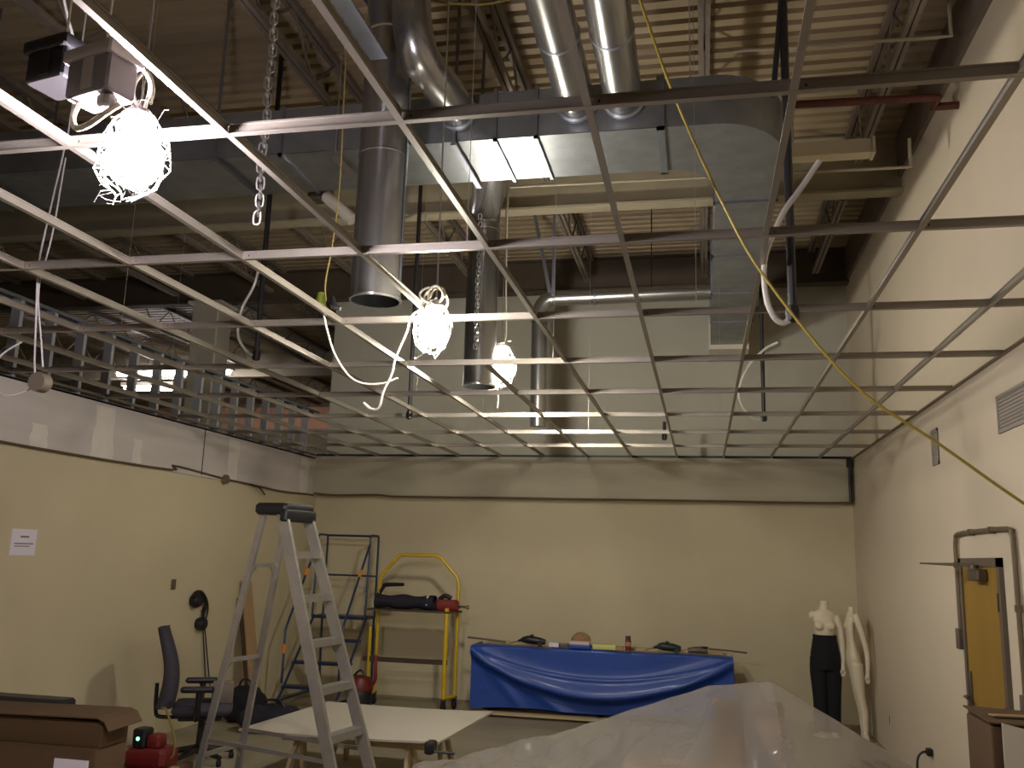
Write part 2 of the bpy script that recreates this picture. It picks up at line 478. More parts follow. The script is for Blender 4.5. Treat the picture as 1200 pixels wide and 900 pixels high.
xs = [1.45, 0.05, -1.5, -3.05, -4.6, -6.15, -7.7, -9.25, -10.8]
for i, x in enumerate(xs):
    where = ['beside the right wall', 'over the elbow duct', 'over the round branch ducts', 'over the big round drop duct', 'over the hanging chain', 'above the ballast boxes', 'at left beyond the partition', 'second out beyond the partition', 'third out beyond the partition'][i]
    joist(x, 0.7, 8.6, 'open web roof joist of the near bay ' + where)
for i, x in enumerate(xs):
    joist(x, 8.8, 11.92, 'short open web joist by the back wall ' + ['near the right corner', 'over the long duct leg', 'over the slim round duct', 'over the middle of the back wall', 'over the left end of the back wall', 'just outside the partition', 'over the white column', 'second out past the partition', 'third out past the partition'][i])
for i, x in enumerate([-6.15, -7.7, -9.25, -10.8, -12.35, -13.9]):
    joist(x, 12.12, 17.1, 'open web joist of the far bay, ' + ['first', 'second', 'third', 'fourth', 'fifth', 'sixth'][i] + ' out from the partition')
for i, x in enumerate([-7.7, -9.25, -10.8, -12.35, -13.9, -15.4, -17]):
    joist(x, 17.3, 23.5, 'open web joist over the distant lights, ' + ['first', 'second', 'third', 'fourth', 'fifth', 'sixth', 'seventh'][i] + ' from the column side')
# white column
t = thing('steel_column', 'white square steel column standing beyond the left partition', 'column', (-7.34, 12.02, 0))
MB().rbox((-7.56, 11.82, 0.0), (-7.12, 12.22, 5.58), 0.02).build('shaft', 'white_enamel', t)
MB().box((-7.62, 11.78, 5.58), (-7.06, 12.26, 5.618)).build('cap_plate', 'white_enamel', t)
MB().box((-7.66, 11.72, 0), (-7.02, 12.32, 0.03)).build('base_plate', 'white_enamel', t)
# distant lit tubes
for i, (x, w) in enumerate([(-11.92, 0.36), (-11.38, 0.50), (-10.86, 0.56), (-10.44, 0.28), (-9.62, 0.34), (-12.2, 1.3)]):
    yl = 16.37 if i < 5 else 17.7
    lab = ['leftmost of the distant lit tube lights over the studs', 'second distant lit tube light from the left', 'third distant lit tube light from the left', 'distant lit tube light just left of the column', 'distant lit tube light just right of the column', 'dimmer lit tube light in the row farther back'][i]
    zl = 5.54 if i < 5 else 5.48
    t = thing('tube_light', lab, 'light', (x, yl, zl - 0.1), group='distant tube lights')
    MB().box((x - w / 2, yl - 0.14, zl), (x + w / 2, yl + 0.14, zl + 0.08)).build('housing', 'white_enamel', t, sharp=None)
    MB().tube([(x - w / 2 + 0.03, yl, zl - 0.05), (x + w / 2 - 0.03, yl, zl - 0.05)], 0.05, 8).build('tube', 'tube_lit', t)
    MB().tube([(x, yl, zl + 0.08), (x, yl, ZD)], 0.01, 5).build('hanger', 'wire', t)

# ================================================================ CEILING GRID
grid = thing('ceiling_grid', 'open suspended ceiling grid of white metal tee bars without tiles', 'ceiling grid', (-1.84, 6, ZG))
def tee_profile(L, axis, fl=0.024, h=0.042):
    m = MB()
    def bx(a0, a1, z0, z1):
        if axis == 'x': m.box((0, a0, z0), (L, a1, z1))
        else: m.box((a0, 0, z0), (a1, L, z1))
    bx(-fl / 2, fl / 2, 0, 0.003)
    bx(-0.002, 0.002, 0.003, h)
    bx(-0.005, 0.005, h - 0.007, h)
    return m
main0 = None
for j in range(-2, 8):
    y = GY0 + j * S4
    if main0 is None:
        main0 = tee_profile(XR - XL - 0.02, 'x').build('main_tee', 'tee', grid, world=False, sharp=None)
        main0.location = (XL + 0.025 + 1.84, y - 6, 0)
        mt = main0
    else:
        mt = dup_part(main0, grid, (XL + 0.025 + 1.84, y - 6, 0))
    if j in (0, 1, 2):
        sm = MB()
        k = 0
        while k * 0.1524 + 0.25 < XR - XL - 0.1:
            xx = k * 0.6096 + 0.40
            if xx > XR - XL - 0.1: break
            sm.box((xx - 0.0025, -0.0026, 0.016), (xx + 0.0025, 0.0026, 0.024)); k += 1
        sm.build('slots', 'black_in', mt, world=False, sharp=None, kind='stuff')
cross0 = None
cross_end = None
skip = {(1, 2)}
for j in range(-2, 8):
    for i in range(-5, 7):
        if (i, j) in skip: continue
        x = GX0 + i * S2
        y = GY0 + j * S4
        L = S4 - 0.008
        if j == 7:
            if cross_end is None:
                cross_end = tee_profile(YB - 0.03 - y - 0.006, 'y', h=0.040).build('cross_tee', 'tee', grid, world=False, sharp=None)
                cross_end.location = (x + 1.84, y - 6 + 0.004, 0)
            else: dup_part(cross_end, grid, (x + 1.84, y - 6 + 0.004, 0))
        elif cross0 is None:
            cross0 = tee_profile(L, 'y', h=0.040).build('cross_tee', 'tee', grid, world=False, sharp=None)
            cross0.location = (x + 1.84, y - 6 + 0.004, 0.0004)
        else:
            dup_part(cross0, grid, (x + 1.84, y - 6 + 0.004, 0.0004 + random.uniform(-0.001, 0.001)), (random.uniform(-0.0015, 0.0015), 0, random.uniform(-0.003, 0.003)))
MB().box((XR - 0.028, 0.1, ZG - 0.001), (XR - 0.001, YB - 0.03, ZG + 0.002)).box((XR - 0.004, 0.1, ZG), (XR - 0.001, YB - 0.03, ZG + 0.03)).build('wall_angle', 'conduit', grid, sharp=None)
MB().box((XL + 0.03, YB - 0.055, ZG + 0.001), (XR - 0.02, YB - 0.03, ZG + 0.004)).box((XL + 0.03, YB - 0.034, ZG), (XR - 0.02, YB - 0.031, ZG + 0.03)).build('wall_angle', 'black_pipe', grid, sharp=None)
MB().box((XL + 0.024, 0.1, ZG + 0.001), (XL + 0.05, YB - 0.06, ZG + 0.004)).box((XL + 0.024, 0.1, ZG), (XL + 0.027, YB - 0.06, ZG + 0.03)).build('wall_angle', 'tee', grid, sharp=None)
hw = None
for j, qs in ((0, (1, 4)), (1, (0, 3)), (2, (1, 4)), (3, (3,)), (4, (0, 2)), (5, (1, 4)), (6, (2, 3))):
    for q in qs:
        x = XL + 0.7 + q * 1.2192 + 0.2 * (j % 2)
        y = GY0 + j * S4
        if hw is None:
            hw = MB().tube([(0, 0, 0.035), (0, 0, ZD - ZG)], 0.0018, 5).build('hanger_wire', 'wire', grid, world=False)
            hw.location = (x + 1.84, y - 6, 0)
        else: dup_part(hw, grid, (x + 1.84, y - 6, 0))

# ================================================================ DUCTWORK
ZB_, ZT_ = 4.70, 5.04
YF, YBK = 5.43, 6.09
duct = thing('rectangular_duct', 'galvanised rectangular main duct with elbow turning to the back wall', 'duct', (-1, 5.8, ZB_))
seams = [-12.0, -9.3, -6.6, -4.35, -2.9, -1.34, -1.06, -0.24]
for a, b in zip(seams, seams[1:]):
    m = MB()
    def sec(u, v, a=a, b=b):
        return (a + (b - a) * u, YF + (YBK - YF) * v, ZB_ + 0.008 * math.sin(PI * u) * math.sin(PI * v))
    m.grid(sec, 6, 4)
    m.box((a + 0.002, YF, ZB_ + 0.004), (b - 0.002, YBK, ZT_))
    m.build('duct_section', 'galv', duct, sharp=20)
for x in seams[1:]:
    w = 0.012 if x not in (-0.24, -1.66) else 0.025
    MB().box((x - w, YF - 0.02, ZB_ - 0.02), (x + w, YBK + 0.02, ZB_ + 0.001)).box((x - w, YF - 0.02, ZB_ - 0.02), (x + w, YF + 0.001, ZT_ + 0.02)).box((x - w, YBK - 0.001, ZB_ - 0.02), (x + w, YBK + 0.02, ZT_ + 0.02)).build('flange', 'galv_dull', duct, sharp=None)
# elbow
XLg0, XLg1 = 0.12, 0.58
inner = []; outer = []
for k in range(13):
    a = PI / 2 * k / 12
    inner.append((-0.22 + 0.34 * math.sin(a), YBK + 0.42 * (1 - math.cos(a))))
    outer.append((0.10 + 0.48 * math.sin(a), YF + 0.62 * (1 - math.cos(a))))
inner = [(-0.24, YBK)] + inner + [(XLg0, 6.75)]
outer = [(-0.24, YF)] + outer + [(XLg1, 6.75)]
m = MB()
n = len(inner)
m.add([(x, y, ZB_) for x, y in inner] + [(x, y, ZB_) for x, y in outer] + [(x, y, ZT_) for x, y in inner] + [(x, y, ZT_) for x, y in outer],
      [(i, i + 1, n + i + 1, n + i) for i in range(n - 1)] + [(2 * n + i, 3 * n + i, 3 * n + i + 1, 2 * n + i + 1) for i in range(n - 1)] +
      [(n + i, n + i + 1, 3 * n + i + 1, 3 * n + i) for i in range(n - 1)] + [(i + 1, i, 2 * n + i, 2 * n + i + 1) for i in range(n - 1)])
m.build('elbow', 'galv', duct, sharp=30)
legs = [6.75, 8.0, 9.2, 10.35, 11.5]
for a, b in zip(legs, legs[1:]):
    m = MB()
    m.grid(lambda u, v: (XLg0 + (XLg1 - XLg0) * u, a + (b - a) * v, ZB_ + 0.006 * math.sin(PI * u) * math.sin(PI * v)), 4, 4)
    m.box((XLg0, a + 0.002, ZB_ + 0.004), (XLg1, b - 0.002, ZT_))
    m.build('duct_section', 'galv', duct, sharp=20)
for y in legs[:-1]:
    MB().box((XLg0 - 0.015, y - 0.015, ZB_ - 0.015), (XLg1 + 0.015, y + 0.015, ZB_ + 0.001)).box((XLg0 - 0.015, y - 0.015, ZB_ - 0.015), (XLg0 + 0.001, y + 0.015, ZT_ + 0.01)).box((XLg1 - 0.001, y - 0.015, ZB_ - 0.015), (XLg1 + 0.015, y + 0.015, ZT_ + 0.01)).build('flange', 'galv_dull', duct, sharp=None)
MB().box((XLg0 - 0.02, 11.5, ZB_ - 0.06), (XLg1 + 0.02, YB, ZT_ + 0.02)).build('end_boot', 'white_enamel', duct, sharp=None)
for x in (-5.4, -3.4, -1.62):
    for yy in (YF - 0.03, YBK + 0.03):
        MB().box((x - 0.012, yy - 0.002, ZB_ - 0.02), (x + 0.012, yy + 0.002, ZD)).build('hanger_strap', 'galv_dull', duct, sharp=None)
    MB().box((x - 0.02, YF - 0.035, ZB_ - 0.04), (x + 0.02, YBK + 0.035, ZB_ - 0.02)).build('trapeze', 'galv_dull', duct, sharp=None)
for y in (8.35, 10.9):
    for xx in (XLg0 - 0.02, XLg1 + 0.02):
        MB().box((xx - 0.002, y - 0.012, ZB_ - 0.01), (xx + 0.002, y + 0.012, ZD)).build('hanger_strap', 'galv_dull', duct, sharp=None)

def ring_bead(mb, c, r, axis, w=0.012, h=0.006):
    mb.lathe(c, [(r, -w), (r + h, -w * 0.5), (r + h, w * 0.5), (r, w)], 28, axis)

# two bright round branch ducts and the third by the big drop
def branch(x, z, r, y0, label, riser=False):
    t = thing('round_branch_duct', label, 'duct', (x, (y0 + YF) / 2, z - r), group='round branch ducts')
    m = MB()
    if riser:
        m.tube([(x - 0.09, y0, ZD - 0.05), (x - 0.09, y0, 5.3), (x - 0.085, y0 + 0.01, z + 0.22), (x - 0.07, y0 + 0.06, z + 0.08), (x - 0.05, y0 + 0.17, z + 0.01), (x, YF - 0.3, z), (x, YF, z)], r, 28, smooth=4)
    else:
        m.tube([(x, y0, z), (x, YF, z)], r, 32)
    m.build('duct_body', 'galv_round', t, sharp=40)
    b = MB()
    ring_bead(b, (x, YF - 0.03, z), r, 'y', 0.025, 0.015)
    b.build('collar', 'galv_dull', t)
    yy = y0 + 0.9
    while yy < YF - 0.4 and not riser:
        b = MB(); ring_bead(b, (x, yy, z), r, 'y'); b.build('seam', 'galv_dull', t); yy += 1.2
branch(-0.785, 4.90, 0.125, -5.9, 'left of the two shiny round ducts running overhead into the main duct')
branch(-0.475, 4.90, 0.125, -5.9, 'right of the two shiny round ducts running overhead into the main duct')
branch(-1.60, 4.90, 0.12, 4.62, 'short curved round duct joining main duct beside the big drop', True)

# big drop duct
BX, BY = -1.965, 5.02
t = thing('round_drop_duct', 'largest open-ended vertical round duct hanging left of centre', 'duct', (BX, BY, 3.47))
ob = MB().lathe((BX, BY, 0), [(0.155, 3.47), (0.155, 5.27)], 36)
ob.f = [f for f in ob.f if len(f) <= 4]
ob.build('duct_body', 'galv_round', t)
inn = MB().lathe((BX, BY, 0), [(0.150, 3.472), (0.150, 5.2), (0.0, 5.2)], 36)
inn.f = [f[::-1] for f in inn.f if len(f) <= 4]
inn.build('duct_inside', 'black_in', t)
rimm = MB().lathe((BX, BY, 3.475), [(0.149, -0.006), (0.160, -0.006), (0.162, 0.008), (0.155, 0.012)], 36)
rimm.f = [f for f in rimm.f if len(f) <= 4]
rimm.build('rim', 'galv_round', t)
b = MB(); ring_bead(b, (BX, BY, 5.27), 0.155, 'z', 0.015, 0.008); b.build('seam', 'galv_round', t)
b = MB(); ring_bead(b, (BX, BY, 4.42), 0.155, 'z', 0.01, 0.004); b.build('seam', 'galv_round', t)
MB().tube([(BX, BY, 5.27), (BX, BY, 5.42), (BX - 0.06, BY - 0.03, 5.6), (BX - 0.26, BY - 0.06, 5.74), (BX - 0.6, BY - 0.06, 5.78)], 0.148, 28, smooth=4).build('upper_elbow', 'galv_dull', t, sharp=40)
MB().box((BX + 0.158, BY - 0.02, 3.5), (BX + 0.162, BY + 0.0, ZD)).build('hanger_strap', 'galv_dull', t, sharp=None)

# second drop duct
DX, DY = -1.90, 7.42
t = thing('round_drop_duct', 'slimmer open-ended vertical round duct behind the middle work lamp', 'duct', (DX, DY, 3.39))
ob = MB().lathe((DX, DY, 0), [(0.142, 3.39), (0.142, 4.82)], 32)
ob.f = [f for f in ob.f if len(f) <= 4]
ob.build('duct_body', 'galv_round', t)
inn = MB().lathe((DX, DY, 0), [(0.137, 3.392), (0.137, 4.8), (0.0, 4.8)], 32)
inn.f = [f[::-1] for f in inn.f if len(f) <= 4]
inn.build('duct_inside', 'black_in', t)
MB().tube([(DX, DY, 4.80), (DX, DY, 4.92), (DX + 0.03, DY - 0.10, 5.02), (DX + 0.14, DY - 0.45, 5.0), (-1.60, 6.35, 4.90), (-1.53, YBK, 4.87)], 0.140, 28, smooth=4).build('offset_elbow', 'galv_round', t, sharp=40)
b = MB(); ring_bead(b, (DX, DY, 4.82), 0.142, 'z', 0.012, 0.007); b.build('seam', 'galv_round', t)
rimm = MB().lathe((DX, DY, 3.395), [(0.136, -0.006), (0.147, -0.006), (0.149, 0.008), (0.142, 0.012)], 32)
rimm.f = [f for f in rimm.f if len(f) <= 4]
rimm.build('rim', 'galv_round', t)

# slim horizontal duct with vertical drop near back wall
t = thing('slim_round_duct', 'slim shiny horizontal duct off the elbow leg with a vertical drop', 'duct', (-1.0, 10.0, 3.42))
MB().tube([(-1.66, 10.0, 4.94), (XLg0, 10.0, 4.96)], 0.092, 24).build('duct_body', 'galv_round', t)
MB().tube([(-1.64, 10.0, 4.94), (-1.74, 10.0, 4.93), (-1.82, 10.0, 4.86), (-1.85, 10.0, 4.74), (-1.85, 10.0, 4.66)], 0.094, 24, smooth=4).build('elbow', 'galv_round', t, sharp=40)
MB().tube([(-1.85, 10.0, 4.68), (-1.845, 10.0, 3.42)], 0.096, 24).build('drop', 'galv_round', t)
b = MB(); ring_bead(b, (-1.2, 10.0, 4.945), 0.092, 'x'); b.build('seam', 'galv_dull', t)
b = MB(); ring_bead(b, (-1.85, 10.0, 4.66), 0.096, 'z'); b.build('seam', 'galv_dull', t)
MB().box((-1.70, 9.9, 4.95), (-1.66, 9.905, ZD)).build('hanger_strap', 'galv_dull', t, sharp=None)
MB().bar((-1.95, 9.9, ZD), (-1.72, 9.9, 4.98), 0.04, 0.005, (0, 1, 0)).build('hanger_strap', 'galv_dull', t, sharp=None)
MB().tube([(-0.55, 10, 5.03), (-0.55, 10, ZD)], 0.008, 6).build('hanger_rod', 'black_pipe', t)

# ================================================================ PIPES, FIXTURES ABOVE THE GRID
t = thing('strip_light_fixture', 'unlit white strip light fixture hung near upper right wall', 'light fixture', (1.1, 7.5, 5.37))
MB().box((0.70, 7.44, 5.40), (1.44, 7.56, 5.49)).build('housing', 'white_enamel', t, sharp=None)
MB().box((0.70, 7.43, 5.36), (1.44, 7.57, 5.40)).build('diffuser', 'tube_off', t, sharp=None)
MB().box((1.425, 7.42, 5.35), (1.45, 7.58, 5.50)).build('end_cap', 'white_enamel', t, sharp=None)
MB().tube([(0.8, 7.5, 5.49), (0.8, 7.5, ZD)], 0.006, 5).build('hanger', 'wire', t)
MB().tube([(1.35, 7.5, 5.49), (1.35, 7.5, ZD)], 0.006, 5).build('hanger', 'wire', t)
tag(MB().tube([(0.05, 6.6, 5.42), (1.72, 6.6, 5.38), (1.74, 6.6, 5.38), (1.74, 6.75, 5.38), (XR, 6.75, 5.38)], 0.03, 10).build('sprinkler_pipe', 'red_pipe'), 'dark red sprinkler pipe running to the upper right wall', 'pipe')
tag(MB().tube([(0.2, 6.1, 5.60), (1.62, 6.1, 5.57), (1.72, 6.1, 5.57), (1.72, 6.1, 5.86)], 0.013, 8).build('thin_rod', 'girder'), 'thin pale rod under the deck, upper of two near right wall', 'rod')
tag(MB().tube([(-1.6, 7.1, 5.09), (1.62, 7.1, 5.06), (1.64, 7.1, 5.06), (1.64, 7.1, 5.3)], 0.013, 8).build('thin_rod', 'girder'), 'thin pale rod crossing behind main duct, lower of the two', 'rod')
tag(MB().tube([(-5.2, 6.7, 4.98), (-2.15, 6.7, 5.0)], 0.016, 8).build('thin_rod', 'girder'), 'thin rod running left behind main duct from the drop ducts', 'rod')

def drop_pipe(x, y, z0, z1, hose, label, second=None, hr=0.014):
    t = thing('drop_pipe', label, 'pipe', (x, y, z0), group='black drop pipes')
    MB().tube([(x, y, z0), (x, y, z1)], 0.021, 10).build('pipe', 'black_pipe', t)
    MB().lathe((x, y, z0), [(0.0, -0.03), (0.03, -0.02), (0.034, 0.02), (0.03, 0.05), (0.021, 0.055)], 10).build('elbow_fitting', 'black_pipe', t)
    if hose: MB().tube(hose, hr, 8, smooth=6).build('flexible_hose', 'flex', t)
    if second: MB().tube(second, 0.014, 8).build('brace_pipe', 'black_pipe', t)
drop_pipe(0.42, 4.2, 3.08, ZD, [(0.41, 4.2, 3.07), (0.37, 4.19, 3.05), (0.325, 4.17, 3.09), (0.295, 4.15, 3.2), (0.30, 4.13, 3.36), (0.38, 4.1, 3.55), (0.47, 4.1, 3.68), (0.55, 4.1, 3.80)],
          'black drop pipe with pale flexible hose, nearest the viewer at right', [(0.36, 4.2, 4.2), (0.44, 4.2, 5.0)])
drop_pipe(0.63, 9.5, 3.42, ZD, [(0.614, 9.5, 3.416), (0.519, 9.473, 3.429), (0.41, 9.432, 3.551), (0.383, 9.391, 3.714), (0.478, 9.364, 3.945), (0.641, 9.337, 4.121), (0.776, 9.31, 4.189)],
          'black drop pipe with dull looped hose under the long duct leg')
drop_pipe(-3.43, 6.3, 3.43, ZD, [(-3.43, 6.28, 3.44), (-3.50, 6.28, 3.47), (-3.58, 6.26, 3.6), (-3.56, 6.24, 3.8), (-3.45, 6.2, 3.98), (-3.42, 6.2, 4.12)],
          'black drop pipe with white hose at left, behind the hanging chain', hr=0.011)
drop_pipe(-2.89, 8.5, 3.30, ZD, None, 'plain black drop pipe just left of the middle work lamp')
drop_pipe(-0.45, 11.0, 3.42, 3.62, None, 'stubby black pipe end near middle of the back wall')

# chains
def chain(x, y, z0, z1, pitch, rw, label):
    t = thing('hanging_chain', label, 'chain', (x, y, z0))
    lm = MB()
    L, W = pitch * 1.0, pitch * 0.42
    P = []
    for k in range(12):
        a = 2 * PI * k / 12
        P.append(Vector((W * math.cos(a), 0, (L - W * 0.6) * 0.5 * (1 if math.sin(a) > 0 else -1) + W * math.sin(a) if abs(math.sin(a)) > 0.1 else 0)))
    P.append(P[0]); 
    lm.tube(P, rw, 5, caps=False)
    first = None
    n = int((z1 - z0) / pitch)
    for k in range(n):
        lo = (0.004 * math.sin(k * 0.7), 0, pitch * (k + 0.5))
        if first is None:
            first = lm.build('chain_link', 'chain', t, world=False, sharp=None); first.location = lo
        else: dup_part(first, t, lo, (0, 0, PI / 2 * (k % 2) + 0.3))
chain(-1.69, 3.02, 3.20, ZD - 0.02, 0.036, 0.0042, 'long steel chain hanging down free near the first work lamp')
chain(-1.86, 7.10, 3.66, 4.86, 0.036, 0.0045, 'steel chain hanging along the slimmer drop duct')

# ballast boxes
def ballast(c, size, rz, label, m='ballast'):
    t = thing('ballast_box', label, 'ballast', c, rz)
    sx, sy, sz = size
    MB().rbox((-sx / 2, -sy / 2, 0), (sx / 2, sy / 2, sz), 0.008).build('case', m, t, world=False)
    MB().rbox((-sx / 2 - 0.012, -sy / 2 - 0.012, sz - 0.03), (sx / 2 + 0.012, sy / 2 + 0.012, sz + 0.012), 0.006).build('lid', 'ballast_plate' if m == 'ballast' else m, t, world=False)
    MB().box((-sx * 0.1, -sy / 2 - 0.003, sz * 0.1), (sx * 0.16, -sy / 2 + 0.002, sz * 0.8)).build('nameplate', 'ballast_plate' if m == 'ballast' else m, t, world=False, sharp=None)
    MB().tube([(0, 0, sz), (0.01, 0, ZD - c[2])], 0.004, 6).build('hanger_cord', 'cord_white', t, world=False)
    return t
t = ballast((-1.785, 2.19, 3.275), (0.185, 0.11, 0.145), -0.25, 'grey lamp ballast box hung beside the first work lamp')
MB().tube([(-0.065, -0.02, 0.0), (-0.072, -0.03, -0.05), (-0.045, -0.035, -0.095), (0.02, -0.04, -0.10), (0.07, -0.03, -0.07), (0.09, 0.0, -0.03)], 0.0095, 8, smooth=6).build('flexible_lead', 'cord_white', t, world=False)
MB().rbox((0.03, -0.04, -0.045), (0.08, 0.01, 0.0), 0.01).build('cord_grip', 'ballast_plate', t, world=False)
ballast((-2.03, 2.30, 3.40), (0.17, 0.13, 0.13), -0.2, 'dark transformer box behind the grey ballast box', 'black_plastic')

# ================================================================ WORK LAMPS
def work_lamp(c, r, bm, label, cord_top, hang, seed, tail=True):
    rnd = random.Random(seed)
    x, y, z = c
    t = thing('work_lamp', label, 'work lamp', (x, y, z - r * 2), group='caged work lamps')
    prof = []
    for k in range(13):
        a = -PI / 2 + PI * 0.80 * k / 12
        prof.append((r * math.cos(a), r * 1.12 * math.sin(a)))
    prof[0] = (0.0, prof[0][1])
    prof += [(r * 0.52, r * 1.1), (r * 0.42, r * 1.3)]
    MB().lathe((x, y, z), prof, 24).build('bulb', bm, t)
    MB().lathe((x, y, z), [(r * 0.50, r * 1.22), (r * 0.60, r * 1.35), (r * 0.62, r * 1.75), (r * 0.45, r * 1.95), (r * 0.2, r * 2.1), (0, r * 2.12)], 18).build('socket', 'ceramic', t)
    # wire guard: crumpled mesh bag
    g = MB()
    nm = 11
    R = r * 1.28
    rows = 7
    pts = {}
    for i in range(nm):
        for j in range(rows + 1):
            v = j / rows
            ang = 2 * PI * (i + 0.5 * (j % 2)) / nm + rnd.uniform(-0.12, 0.12)
            rr = R * (0.52 + 0.5 * math.sin(PI * min(1, v * 1.05) * 0.92)) * rnd.uniform(0.93, 1.08) if v < 0.95 else R * 0.3
            pts[i, j] = (x + rr * math.cos(ang) - 0.15 * R * v * v, y + rr * math.sin(ang), z + r * 1.75 - (r * 3.2) * v + rnd.uniform(-0.1, 0.1) * r)
    wr = max(0.0014, r * 0.022)
    for i in range(nm):
        for j in range(rows):
            g.tube([pts[i, j], pts[i, j + 1]], wr, 4, caps=False)
            g.tube([pts[(i + 1) % nm if j % 2 else (i - 1) % nm, j], pts[i, j + 1]], wr, 4, caps=False)
    for k in range(6 if tail else 2):
        b = pts[rnd.randrange(nm), rows - (k % 2)]
        g.tube([b, (b[0] - rnd.uniform(0, 0.6) * r, b[1] + rnd.uniform(-.3, .3) * r, b[2] - rnd.uniform(0.1, 0.7) * r), (b[0] - rnd.uniform(0.1, 0.9) * r, b[1], b[2] - rnd.uniform(0.2, 0.5) * r)], wr, 4, caps=False)
    for k in range(7):
        b = pts[rnd.randrange(nm), rnd.randrange(2)]
        g.tube([b, (b[0] + rnd.uniform(-.4, .4) * r, b[1], b[2] + rnd.uniform(0.1, 0.7) * r), (b[0] + rnd.uniform(-.3, .6) * r, b[1], b[2] + rnd.uniform(0.1, 0.5) * r)], wr, 4, caps=False)
    g.build('wire_guard', 'wire', t, sharp=None)
    h = MB()
    h.tube([(x, y, z + r * 2.1), hang[0], hang[1]], 0.005, 6, smooth=4)
    h.build('hanger', 'wire', t)
    for cp in cord_top:
        MB().tube(cp, 0.0065, 6, smooth=6).build('cord', 'cord_white', t)
    return t
NX, NY, NZ = -1.79, 2.385, 3.175
work_lamp((NX, NY, NZ), 0.086, 'bulb_near', 'brightest large caged work lamp at upper left, nearest the viewer',
          [[(NX, NY, NZ + 0.175), (NX - 0.03, NY, NZ + 0.23), (NX - 0.04, NY + 0.02, NZ + 0.29), (NX - 0.01, NY + 0.03, NZ + 0.33), (NX + 0.02, NY + 0.03, NZ + 0.27), (NX + 0.03, NY + 0.01, NZ + 0.20)],
           [(NX + 0.02, NY, NZ + 0.18), (NX + 0.05, NY - 0.03, NZ + 0.25), (NX + 0.03, NY - 0.08, NZ + 0.30)]],
          [(NX - 0.01, NY + 0.02, NZ + 0.3), (NX - 0.02, NY + 0.03, ZD)], 3)
LX, LY, LZ = -1.485, 4.72, 3.19
work_lamp((LX, LY, LZ), 0.084, 'bulb_mid', 'caged work lamp in the middle with a coiled white cord on top',
          [[(LX + 0.06 * math.cos(a * 1.9) * (1 + 0.3 * math.sin(a)), LY + 0.05 * math.sin(a * 1.3), LZ + 0.20 + 0.06 * math.sin(a * 1.9) + 0.02 * math.sin(a * 0.8)) for a in [k * 0.55 for k in range(22)]],
           [(LX - 0.02, LY, LZ + 0.14), (LX - 0.12, LY - 0.02, LZ + 0.10), (LX - 0.15, LY - 0.04, LZ - 0.02), (LX - 0.20, LY - 0.05, LZ - 0.16), (LX - 0.215, LY - 0.06, LZ - 0.26), (LX - 0.25, LY - 0.08, LZ - 0.36), (LX - 0.27, LY - 0.08, LZ - 0.45), (LX - 0.32, LY - 0.08, LZ - 0.455), (LX - 0.37, LY - 0.06, LZ - 0.42)]],
          [(LX, LY + 0.03, LZ + 0.3), (LX - 0.02, LY + 0.05, ZD)], 5, False)
work_lamp((-1.735, 7.55, 3.58), 0.112, 'bulb_far', 'farthest caged work lamp, hanging lower right of the coiled one',
          [[(-1.73, 7.55, 3.78), (-1.70, 7.56, 3.9), (-1.72, 7.58, 4.4), (-1.73, 7.6, 5.2), (-1.72, 7.6, 6.05)], [(-1.74, 7.55, 3.49), (-1.76, 7.54, 3.40), (-1.75, 7.54, 3.30), (-1.755, 7.54, 3.22)]],
          [(-1.735, 7.56, 3.85), (-1.75, 7.6, ZD)], 9, False)

# ================================================================ CABLES
tag(MB().tube([(-0.42, 3.15, 4.75), (-0.22, 3.2, 4.12), (-0.089, 3.22, 3.706), (0.10, 3.36, 3.291), (0.253, 3.4, 3.006), (0.545, 3.4, 2.605), (0.823, 3.4, 2.385), (1.084, 3.4, 2.178), (1.5, 3.4, 1.88), (1.88, 3.4, 1.66)], 0.0055, 8, smooth=8).build('yellow_cable', 'cord_yellow'), 'long yellow cable slung diagonally across the grid to the right', 'cable')
tag(MB().tube([(-1.95, 4.7, 5.33), (-1.7, 4.8, 5.36), (-1.45, 4.9, 5.37), (-1.2, 4.98, 5.42), (-0.7, 5.1, 5.66), (-0.3, 5.2, 6.05)], 0.009, 6, smooth=6).build('rope', 'cord_yellow_dark'), 'dull tan rope strung above the big round duct', 'rope')
t = thing('extension_cord', 'thin yellow cord with a green connector hanging left of big duct', 'cord', (-2.18, 4.9, 3.3))
MB().tube([(-2.14, 4.72, ZD), (-2.15, 4.76, 4.9), (-2.18, 4.86, 4.2), (-2.2, 4.86, 3.8), (-2.22, 4.84, 3.55), (-2.20, 4.82, 3.42)], 0.0048, 6, smooth=5).build('cord', 'cord_yellow_dark', t)
MB().tube([(-2.235, 4.82, 3.47), (-2.225, 4.81, 3.40), (-2.19, 4.80, 3.35)], [0.02, 0.03, 0.018], 8, smooth=4).build('connector', 'plug', t)
MB().tube([(-2.15, 4.80, 3.44), (-2.13, 4.79, 3.38), (-2.09, 4.79, 3.36)], [0.012, 0.022, 0.012], 8, smooth=4).build('connector', 'black_plastic', t)
MB().tube([(-2.20, 4.80, 3.34), (-2.16, 4.79, 3.22), (-2.10, 4.78, 3.08), (-2.0, 4.77, 2.95), (-1.9, 4.76, 2.90), (-1.78, 4.76, 2.90), (-1.70, 4.76, 2.93)], 0.006, 6, smooth=6).build('loop', 'cord_white', t)
t = thing('cord_bundle', 'grey cords hanging at far left with round box and loop', 'cord', (-3.45, 4.0, 2.7))
